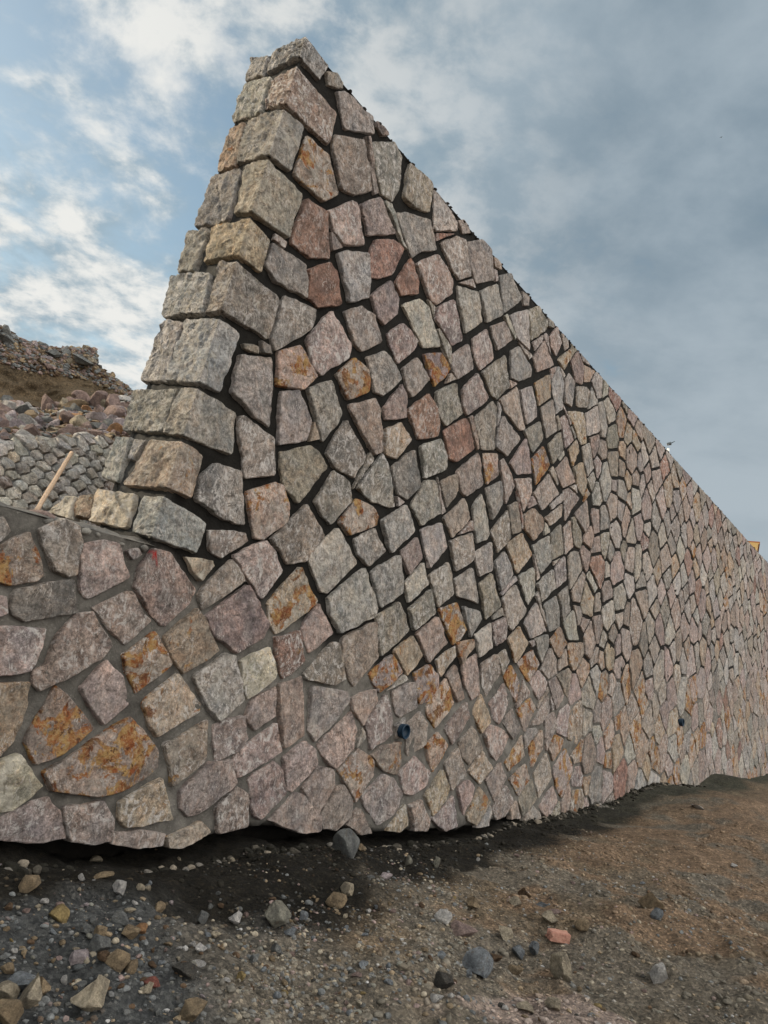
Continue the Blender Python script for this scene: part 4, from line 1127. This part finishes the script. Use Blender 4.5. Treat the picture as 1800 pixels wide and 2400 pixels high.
def samp_foot(r, n):
    C0 = corner(-1.35); s = r.uniform(-2.5, 14, n); w = np.abs(r.normal(size=n))*.07+.015
    X = C0[0]+s*D[0]+w*NH[0]; Y = C0[1]+s*D[1]+w*NH[1]
    return np.c_[X, Y, ground_z(X, Y)+.01*r.random(n)]
o = scatter('spilled_mortar', 900, samp_foot, lambda r, n: .008+.045*r.random(n)**2.2, lambda r, n, pos: np.array([[.02, .018, .013], [.16, .145, .125], [.08, .07, .055], [.26, .22, .17]])[r.choice(4, n, p=[.6, .12, .2, .08])], M_grav, 25, 2)
tag(o, 'crumbs of mortar and dark earth spilled along the foot of the wall', 'debris', kind='stuff')

def samp_bits(r, n):
    C0 = corner(-1.35); s = r.uniform(-2.4, 4.5, n*6); w = r.uniform(.25, 3.6, n*6)
    X = C0[0]+s*D[0]+w*NH[0]; Y = C0[1]+s*D[1]+w*NH[1]; P3 = np.c_[X, Y, X*0]
    pk = np.clip(fbm(P3, 1.8, 3, 130)*1.6+.35, 0, 1)*np.where(X < .1, 1., np.where(X < .9, .6, .22))*sm(w, .3, 1.1)
    keep = (r.random(n*6) < pk) & (Y > 2.2); X, Y = X[keep][:n], Y[keep][:n]
    return np.c_[X, Y, ground_z(X, Y)]
def bcl(r, n, pos):
    pal = np.array([RC[k] for k in ('grey', 'tan', 'cream', 'grey', 'brown', 'pink', 'dark', 'green')]); return pal[r.choice(8, n, p=[.26, .16, .12, .12, .12, .06, .1, .06])]*(.55+.4*r.random(n))[:, None]
o = scatter('rubble_bits', 1900, samp_bits, lambda r, n: .007+.016*r.random(n)**1.8, bcl, M_grav, 35, 2)
tag(o, 'coarse broken bits of stone thickly littering the ground at the left', 'rubble bits', kind='stuff')

# ------------------------------------------------------------------ stepped rubble wall behind the ledge
def planeq(O, A, Bv, n):
    def f(s, z, h):
        P = O[None]+np.asarray(s)[:, None]*A+np.asarray(z)[:, None]*Bv+np.asarray(h)[:, None]*n
        P = P.copy(); P[:, 2] += EYE; return P
    return f
O2 = corner(.2)-NH*2.35+D*.05; A2 = D.copy(); sl = radians(57)
B2 = -NH*cos(sl)+np.array([0, 0, sin(sl)]); N2 = np.cross(B2, A2); N2 = N2 if N2@NH > 0 else -N2; N2 /= np.linalg.norm(N2)
def on2(x, y):
    R = ray(x, y); t = (N2@O2)/(N2@R); P = R*t-O2; return float(P@A2), float(P@B2)
t0, t1, t2 = on2(0, 1032), on2(150, 1026), on2(262, 1027)
print('revetment top', t0, t1, t2, 'ledge line', on2(0, 1195), on2(300, 1240))
def top2(a): return float(np.interp(a, [t0[0]-3, t0[0], t1[0], t2[0], t2[0]+1], [t0[1]+.35, t0[1], t1[1], t2[1], t2[1]]))
rv = Stones(); r2 = random.Random(9)
mp2 = planeq(O2, A2, B2, N2)
sd2 = []; z = -.35; row = 0
while z < 2.6:
    s = -4+(.075 if row % 2 else 0)
    while s < 1.6:
        p = (s+r2.uniform(-.02, .02)+z*.12, z+r2.uniform(-.013, .013))
        if p[1] < top2(p[0])-.02: sd2.append(p)
        s += .15
    z += .112; row += 1
g2 = {}
for i, p in enumerate(sd2): g2.setdefault((int(p[0]//.5), int(p[1]//.5)), []).append(i)
for i, p in enumerate(sd2):
    poly = [(p[0]-.2, p[1]-.2), (p[0]+.2, p[1]-.2), (p[0]+.2, p[1]+.2), (p[0]-.2, p[1]+.2)]
    for gx in (-1, 0, 1):
        for gy in (-1, 0, 1):
            for j in g2.get((int(p[0]//.5)+gx, int(p[1]//.5)+gy), []):
                if j == i: continue
                q = sd2[j]; nn = (q[0]-p[0], q[1]-p[1]); L = sqrt(nn[0]**2+nn[1]**2); nn = (nn[0]/L, nn[1]/L)
                poly = clip(poly, nn, nn[0]*p[0]+nn[1]*p[1]+L/2-.008)
                if len(poly) < 3: break
            if len(poly) < 3: break
        if len(poly) < 3: break
    if len(poly) >= 3: poly = clip(poly, (0, 1), top2(p[0])-.01)
    if len(poly) >= 3: rv.add(poly, r2.choices('WlwpW', [45, 20, 8, 4, 23])[0], p=r2.uniform(.02, .045), res=.014, rough=1.2, seedk=i, rnd=r2, flat=3.2)
rub = empty('rubble_wall', tuple(O2+np.array([0, 0, EYE])))
tag(rub, 'lower grey wall of small rough stones in stepped rows, behind the ledge at the left', 'stone wall')
RINV = Matrix.Translation(-rub.location)
o = rv.build('facing_stones', M_quoin, rub, to=mp2); o.matrix_parent_inverse = RINV
uu = np.arange(-6, 1.7, .05); vv = np.linspace(-.6, 1, 40)
U, W = np.meshgrid(uu, np.linspace(0, 1, 44), indexing='ij'); Zt = np.array([top2(a) for a in uu])[:, None]; Wz = -.6+(Zt+.6)*W
P3 = np.c_[U.ravel(), Wz.ravel(), U.ravel()*0]
Pm = mp2(U.ravel(), Wz.ravel(), -.005+fbm(P3, 9, 3, 12)*.02)
n = 44; Fc = [(i*n+j, (i+1)*n+j, (i+1)*n+j+1, i*n+j+1) for i in range(len(uu)-1) for j in range(n-1)]
# capping strip going back
base_n = len(Pm); capv = []
for i, a in enumerate(uu):
    for k in range(5):
        q = O2+a*A2+top2(a)*B2-NH*(k*.12)+np.array([0, 0, EYE+.015*rng.uniform(-1, 1)]); capv.append(q)
Fc += [(base_n+i*5+j, base_n+(i+1)*5+j, base_n+(i+1)*5+j+1, base_n+i*5+j+1) for i in range(len(uu)-1) for j in range(4)]
Pm = np.vstack([Pm, capv])
o = link('mortar', mesh('mortar', Pm, Fc, True, {'col': np.tile([.16, .16, .155], (len(Pm), 1))}), M_mort, rub); o.matrix_parent_inverse = RINV

# backfill terrace between ledge and rubble wall, and behind it up to the bank
def terr(name, fn, us, vs, colr, k=0, parent=None):
    U, W = np.meshgrid(us, vs, indexing='ij'); P = fn(U.ravel(), W.ravel()); n = len(vs)
    Fc = [(i*n+j, (i+1)*n+j, (i+1)*n+j+1, i*n+j+1) for i in range(len(us)-1) for j in range(n-1)]
    c = np.tile(colr, (len(P), 1))*(1+.35*fbm(P, 1.5, 4, k)+.2*fbm(P, 6, 3, k+4))[:, None]
    o = link(name, mesh(name, P, Fc, True, {'col': c}), M_gr); tag(o, kind='structure'); return o
def terrace(u, w):
    P = corner(ZL-.06)[None]+u[:, None]*D-(w[:, None]*2.3+.3)*NH; P3 = np.c_[u, w, u*0]
    P[:, 2] += EYE+.03*fbm(P3, 3, 3, 3)-.25*w; return P
terr('terrace', terrace, np.arange(-6, -.0, .12), np.linspace(0, 1, 14), (.14, .11, .08), 5)

# ------------------------------------------------------------------ rubble slope and earth bank far left
DB = 15.0
RIDGE = [(-420, 700), (-250, 730), (-120, 735), (0, 760), (20, 768), (36, 785), (60, 800), (100, 804), (140, 812), (180, 814), (222, 822), (228, 850), (250, 872), (275, 888), (300, 908), (320, 932), (345, 975), (390, 1040), (450, 1110)]
RBASE = [(-420, 960), (0, 945), (100, 955), (200, 935), (300, 935), (345, 978), (390, 1045), (450, 1115)]
def at_depth(x, y, dist):
    R = ray(x, y); h = sqrt(R[0]**2+R[1]**2); return R*dist/h+np.array([0, 0, EYE])
rx_ = np.array([p[0] for p in RIDGE]); ry_ = np.array([p[1] for p in RIDGE]); bx_ = np.array([p[0] for p in RBASE]); by_ = np.array([p[1] for p in RBASE])
def bank(u, w):
    """u: survey column, w 0..1 face bottom->top, 1..2 top going back"""
    out = np.zeros((len(u), 3))
    for i in range(len(u)):
        top = at_depth(u[i], float(np.interp(u[i], rx_, ry_)), DB+1.6); bot = at_depth(u[i], float(np.interp(u[i], bx_, by_)), DB-.3)
        t = min(w[i], 1)
        f = t**1.0
        P = bot*(1-f)+top*f
        if t < .8: P = P-np.array([P[0], P[1], 0])/DB*(-.35*sin(pi*min(1, t/.8)))      # hollowed face
        if w[i] > 1: P = P+np.array([P[0], P[1], 0])/DB*(w[i]-1)*14+np.array([0, 0, -(w[i]-1)*1.2])
        out[i] = P
    n_ = np.array([-.45, .86, 0.])
    out = out+(fbm(out*np.array([1, 1, .5]), 1.1, 5, 7)*.32+fbm(out, 4, 4, 8)*.09)[:, None]*n_*-1*np.where(w > 1, .2, 1)[:, None]
    out[:, 2] += fbm(out, 2.2, 4, 9)*.07*(w > .5)
    return out
bkt = terr('earth_bank', bank, np.linspace(-420, 450, 150), np.concatenate([np.linspace(0, 1, 46), [1.15, 1.5, 2]]), (.13, .098, .06), 21)
def apron(u, w):
    out = np.zeros((len(u), 3))
    for i in range(len(u)):
        a = at_depth(u[i], float(np.interp(u[i], bx_, by_))+2, DB-.2); Rq = ray(u[i], 1033); tq = (N2@O2)/(N2@Rq); bq = Rq*min(tq, 14)*1.02+np.array([0, 0, EYE-.03])
        out[i] = bq*(1-w[i])+a*w[i]
    out[:, 2] += fbm(out, 1.2, 4, 17)*.08-.04
    return out
terr('rubble_slope', apron, np.linspace(-420, 420, 70), np.linspace(0, 1, 26), (.15, .11, .085), 31)
r3 = random.Random(17)
n_pile = 0
for k in range(140):
    u = r3.uniform(-70, 300); w = r3.random()**.8
    p = apron(np.array([u]), np.array([w]))[0]; dist = sqrt(p[0]**2+p[1]**2)
    dm = r3.uniform(.18, .44)*(.8 if w < .35 else 1.0)
    cc = r3.choices(['pink', 'tan', 'grey', 'cream', 'orange', 'lilac', 'white'], [6, 2.5, 2.5, 3, .6, 3, 1.5])[0]
    o = rock(p[0], p[1], p[2]-dm*.08, dm, cc, 'rubble_stone', rr=r3, tilt=.7, sq=(1, 1, 1.25), me=ROCKS[r3.randrange(14)])
    tag(o, '%s%s quarry stone %s of the heap below the earth bank' % ('large ' if dm > .36 else '', {'pink': 'pinkish'}.get(cc, cc), 'in the front' if w < .33 else 'in the middle' if w < .66 else 'at the back'), 'rubble stone', 'quarry stones heaped below the earth bank'); n_pile += 1
for k in range(120):
    u = r3.uniform(-60, 335); w = 1-.42*r3.random()**1.3
    p = bank(np.array([u]), np.array([w]))[0]
    dm = r3.uniform(.12, .40) if w > .9 else r3.uniform(.08, .28)
    if 0 < u < 60 and w > .9: dm *= 1.2
    cc = r3.choices(['grey', 'pink', 'tan', 'cream', 'lilac'], [3, 5, 3, 3, 1.5])[0]
    o = rock(p[0], p[1], p[2]-dm*.25, dm, cc, 'bank_stone', rr=r3, tilt=.8, me=ROCKS[r3.randrange(14)])
    tag(o, 'rough %s stone %s of the earth bank, %s' % ({'pink': 'pinkish'}.get(cc, cc), 'on the crest' if w > .9 else 'below the crest', 'near the left edge' if u < 90 else 'in the middle' if u < 210 else 'towards the wall'), 'rubble stone', 'rough stones along the crest of the earth bank')
p = at_depth(180, 822, DB+.9)
for (ux, uy, dd, lab) in ((128, 805, .42, 'long flat slab lying along the crest of the earth bank'), (196, 822, .55, 'jutting angular block at the right end of the flat crest'), (20, 772, .5, 'big upright block on the crest at the left edge')):
    p = at_depth(ux, uy+8, DB+1.2)
    o = rock(p[0], p[1], p[2]-.2, dd, 'grey', 'crest_block', rr=r3, tilt=.2, sq=(1.3, 1, .8), me=ROCKS[1]); tag(o, lab, 'rock')
def samp_ap(r, n):
    u = r.uniform(-70, 330, n); w = r.random(n); return apron(u, w)+np.array([0, 0, .02])
def c2(r, n, pos): return np.array([RC[k] for k in ('grey', 'tan', 'pink', 'brown', 'dark')])[r.choice(5, n)]*.8
o = scatter('rubble_chips', 2200, samp_ap, lambda r, n: .02+.06*r.random(n)**1.5, c2, M_grav, 8)
tag(o, 'small chips filling the gaps of the stone heap below the earth bank', 'stone chips', kind='stuff')
def samp_bk(r, n): return bank(r.uniform(-60, 340, n), 1-.5*r.random(n)**1.2)
def c3(r, n, pos): return np.array([RC[k] for k in ('grey', 'tan', 'pink', 'brown', 'grey')])[r.choice(5, n)]*(.45+.5*r.random(n))[:, None]
o = scatter('bank_chips', 3200, samp_bk, lambda r, n: .015+.075*r.random(n)**1.5, c3, M_grav, 9)
tag(o, 'small chips and crumbs lying over the upper part of the earth bank', 'stone chips', kind='stuff')

# ------------------------------------------------------------------ wooden stake, flat stone on the ledge
def tube(A, B, r0, r1, name, mat, parent=None, n=12, m=14, wob=.002, sq=1.0):
    A = np.array(A); B = np.array(B); ax = (B-A)/np.linalg.norm(B-A); u = np.cross(ax, [0, 0, 1]); u /= np.linalg.norm(u); v = np.cross(u, ax)
    P, Fc = [], []
    for j in range(m+1):
        t = j/m; c = A+(B-A)*t; r = r0+(r1-r0)*t
        for i in range(n):
            a = 2*pi*i/n; ca, sa = cos(a), sin(a); q = max(abs(ca), abs(sa)) if sq > 1 else 1
            P.append(c+(u*ca+v*sa)*r/q)
    P = np.array(P); P = P+fbm(P, 25, 3, 3)[:, None]*wob*np.array([1, 1, 0])
    for j in range(m):
        for i in range(n): Fc.append((j*n+i, j*n+(i+1) % n, (j+1)*n+(i+1) % n, (j+1)*n+i))
    Fc.append(tuple(range(n))[::-1]); Fc.append(tuple(m*n+i for i in range(n)))
    return link(name, mesh(name, P, Fc, True), mat, parent)
M_wood, N, b = newmat('raw_timber'); P = N.n('ShaderNodeNewGeometry').outputs['Position']
w1 = N.noise(N.scale(P, (1, 1, .12)), 90, 5, .6, .4)
N.l(N.mix(N.ramp(w1, .35, .65), (.36, .25, .17), (.50, .37, .26)), b.inputs['Base Color']); bump(N, b, w1, .004, .6)
sA = at_depth(84, 1200, 5.05); sB = at_depth(168, 1061, 5.65)
st = tube(sA, sB, .013, .012, 'wooden_stake', M_wood, sq=2); tag(st, 'bare wooden stake leaning on the ledge of the low wall', 'stake')
pz = corner(ZL)+(-.66)*D-NH*.12+np.array([0, 0, EYE-.015])
o = rock(pz[0], pz[1], pz[2], .34, 'pink', 'ledge_stone', rr=random.Random(2), tilt=.05, sq=(1, .7, .45), me=ROCKS[2], rz=atan2(D[1], D[0])); tag(o, 'flat pinkish brown stone lying on top of the low wall beside the stake', 'stone')

# ------------------------------------------------------------------ far things over the wall top
M_yel = simple_mat('yellow_render', (.62, .42, .17), (.70, .50, .22), 1.2, 20, .01)
M_trim = simple_mat('brown_trim', (.22, .09, .04), (.28, .12, .05), 6, 30, .004)
M_white = simple_mat('white_paint', (.72, .72, .68), (.80, .80, .76), 4, 30, .002, False, .5)
M_dk = simple_mat('dark_metal', (.08, .10, .12), (.12, .14, .16), 10, 60, .001, False, .4)
HD = 46.0
q1 = at_depth(1786, 1272, HD); q0 = at_depth(1781, 1306, HD); ql = at_depth(1700, 1268, HD)
vx = q1-ql; vx[2] = 0; vx /= np.linalg.norm(vx); vy = np.array([-vx[1], vx[0], 0]); vy = vy if vy[1] > 0 else -vy
ho = empty('yellow_house', (q1[0], q1[1], 0)); tag(ho, 'yellow rendered house corner with brown eaves showing over the wall at the right edge', 'house')
HI = Matrix.Translation(-ho.location)
def prism(name, foot, z0, z1, mat, parent, grow=0.0):
    """four-sided body; grow flares the top outward"""
    c = np.mean(foot, axis=0); P = [np.array([p[0], p[1], z0]) for p in foot]+[np.array([c[0]+(p[0]-c[0])*(1+grow), c[1]+(p[1]-c[1])*(1+grow), z1]) for p in foot]
    Fc = [(0, 1, 2, 3)[::-1], (4, 5, 6, 7)]+[(i, (i+1) % 4, (i+1) % 4+4, i+4) for i in range(4)]
    o = link(name, mesh(name, P, Fc, False), mat, parent)
    if parent is not None: o.matrix_parent_inverse = HI
    return o
def fp(off_r, dpt, wd, inset=0):
    a = q1+vx*(-off_r-inset)+vy*inset; return [a, a-vx*(wd-2*inset), a-vx*(wd-2*inset)+vy*(dpt-2*inset), a+vy*(dpt-2*inset)]
zt = q1[2]
prism('wall', fp(.55, 8, 9, .0), -.6, zt-1.3, M_yel, ho)
prism('parapet', fp(.55, 8, 9, .0), zt-1.295, zt-.09, M_yel, ho, .085)
prism('eaves_trim', [p for p in fp(.10, 8.8, 9.9, 0)], zt-.088, zt+.05, M_trim, ho)
# lamp post
LD = 38.0
lp = at_depth(1569, 1062, LD); ltop = at_depth(1567, 1046, LD)
lo_ = empty('lamp_post', (lp[0], lp[1], 0)); tag(lo_, 'white post with a small grey lamp, just over the wall top', 'lamp post')
LI = Matrix.Translation(-lo_.location)
o = tube((lp[0], lp[1], -.6), (ltop[0], ltop[1], ltop[2]-.12), .07, .06, 'pole', M_white, lo_, wob=0); o.matrix_parent_inverse = LI
h1 = at_depth(1563, 1041, LD); h2 = at_depth(1582, 1034, LD)
o = tube(at_depth(1570, 1040, LD), h2, .03, .015, 'arm', M_dk, lo_, wob=0); o.matrix_parent_inverse = LI
o = tube(h1, at_depth(1573, 1039, LD), .07, .09, 'lamp_head', M_dk, lo_, wob=0); o.matrix_parent_inverse = LI
o = tube(at_depth(1566, 1043, LD), at_depth(1566.3, 1040, LD), .06, .06, 'bracket', M_white, lo_, wob=0); o.matrix_parent_inverse = LI
# bird
bp_ = at_depth(1690, 322, 60)
P, Fc = [], []
body = [(-.20, .0, .01), (-.1, .035, 0), (0, .05, 0), (.12, .035, 0), (.19, .01, .01)]
for (x, r, z_) in body:
    for i in range(8): a = 2*pi*i/8; P.append((x, r*cos(a), z_+r*sin(a)*.8))
for j in range(4):
    for i in range(8): Fc.append((j*8+i, j*8+(i+1) % 8, (j+1)*8+(i+1) % 8, (j+1)*8+i))
for sgn in (-1, 1):
    b0 = len(P); P += [(.07, 0, .03), (-.07, 0, .03), (.05, sgn*.2, .10), (-.05, sgn*.2, .10), (-.04, sgn*.42, .04)]; Fc += [(b0, b0+1, b0+3, b0+2), (b0+2, b0+3, b0+4)]
me = mesh('bird', P, Fc); o = link('bird', me, M_dk); o.location = bp_; o.rotation_euler = (.2, 0, .5); o.scale = (.4, .4, .4); tag(o, 'tiny dark bird flying high in the cloudy sky', 'bird')
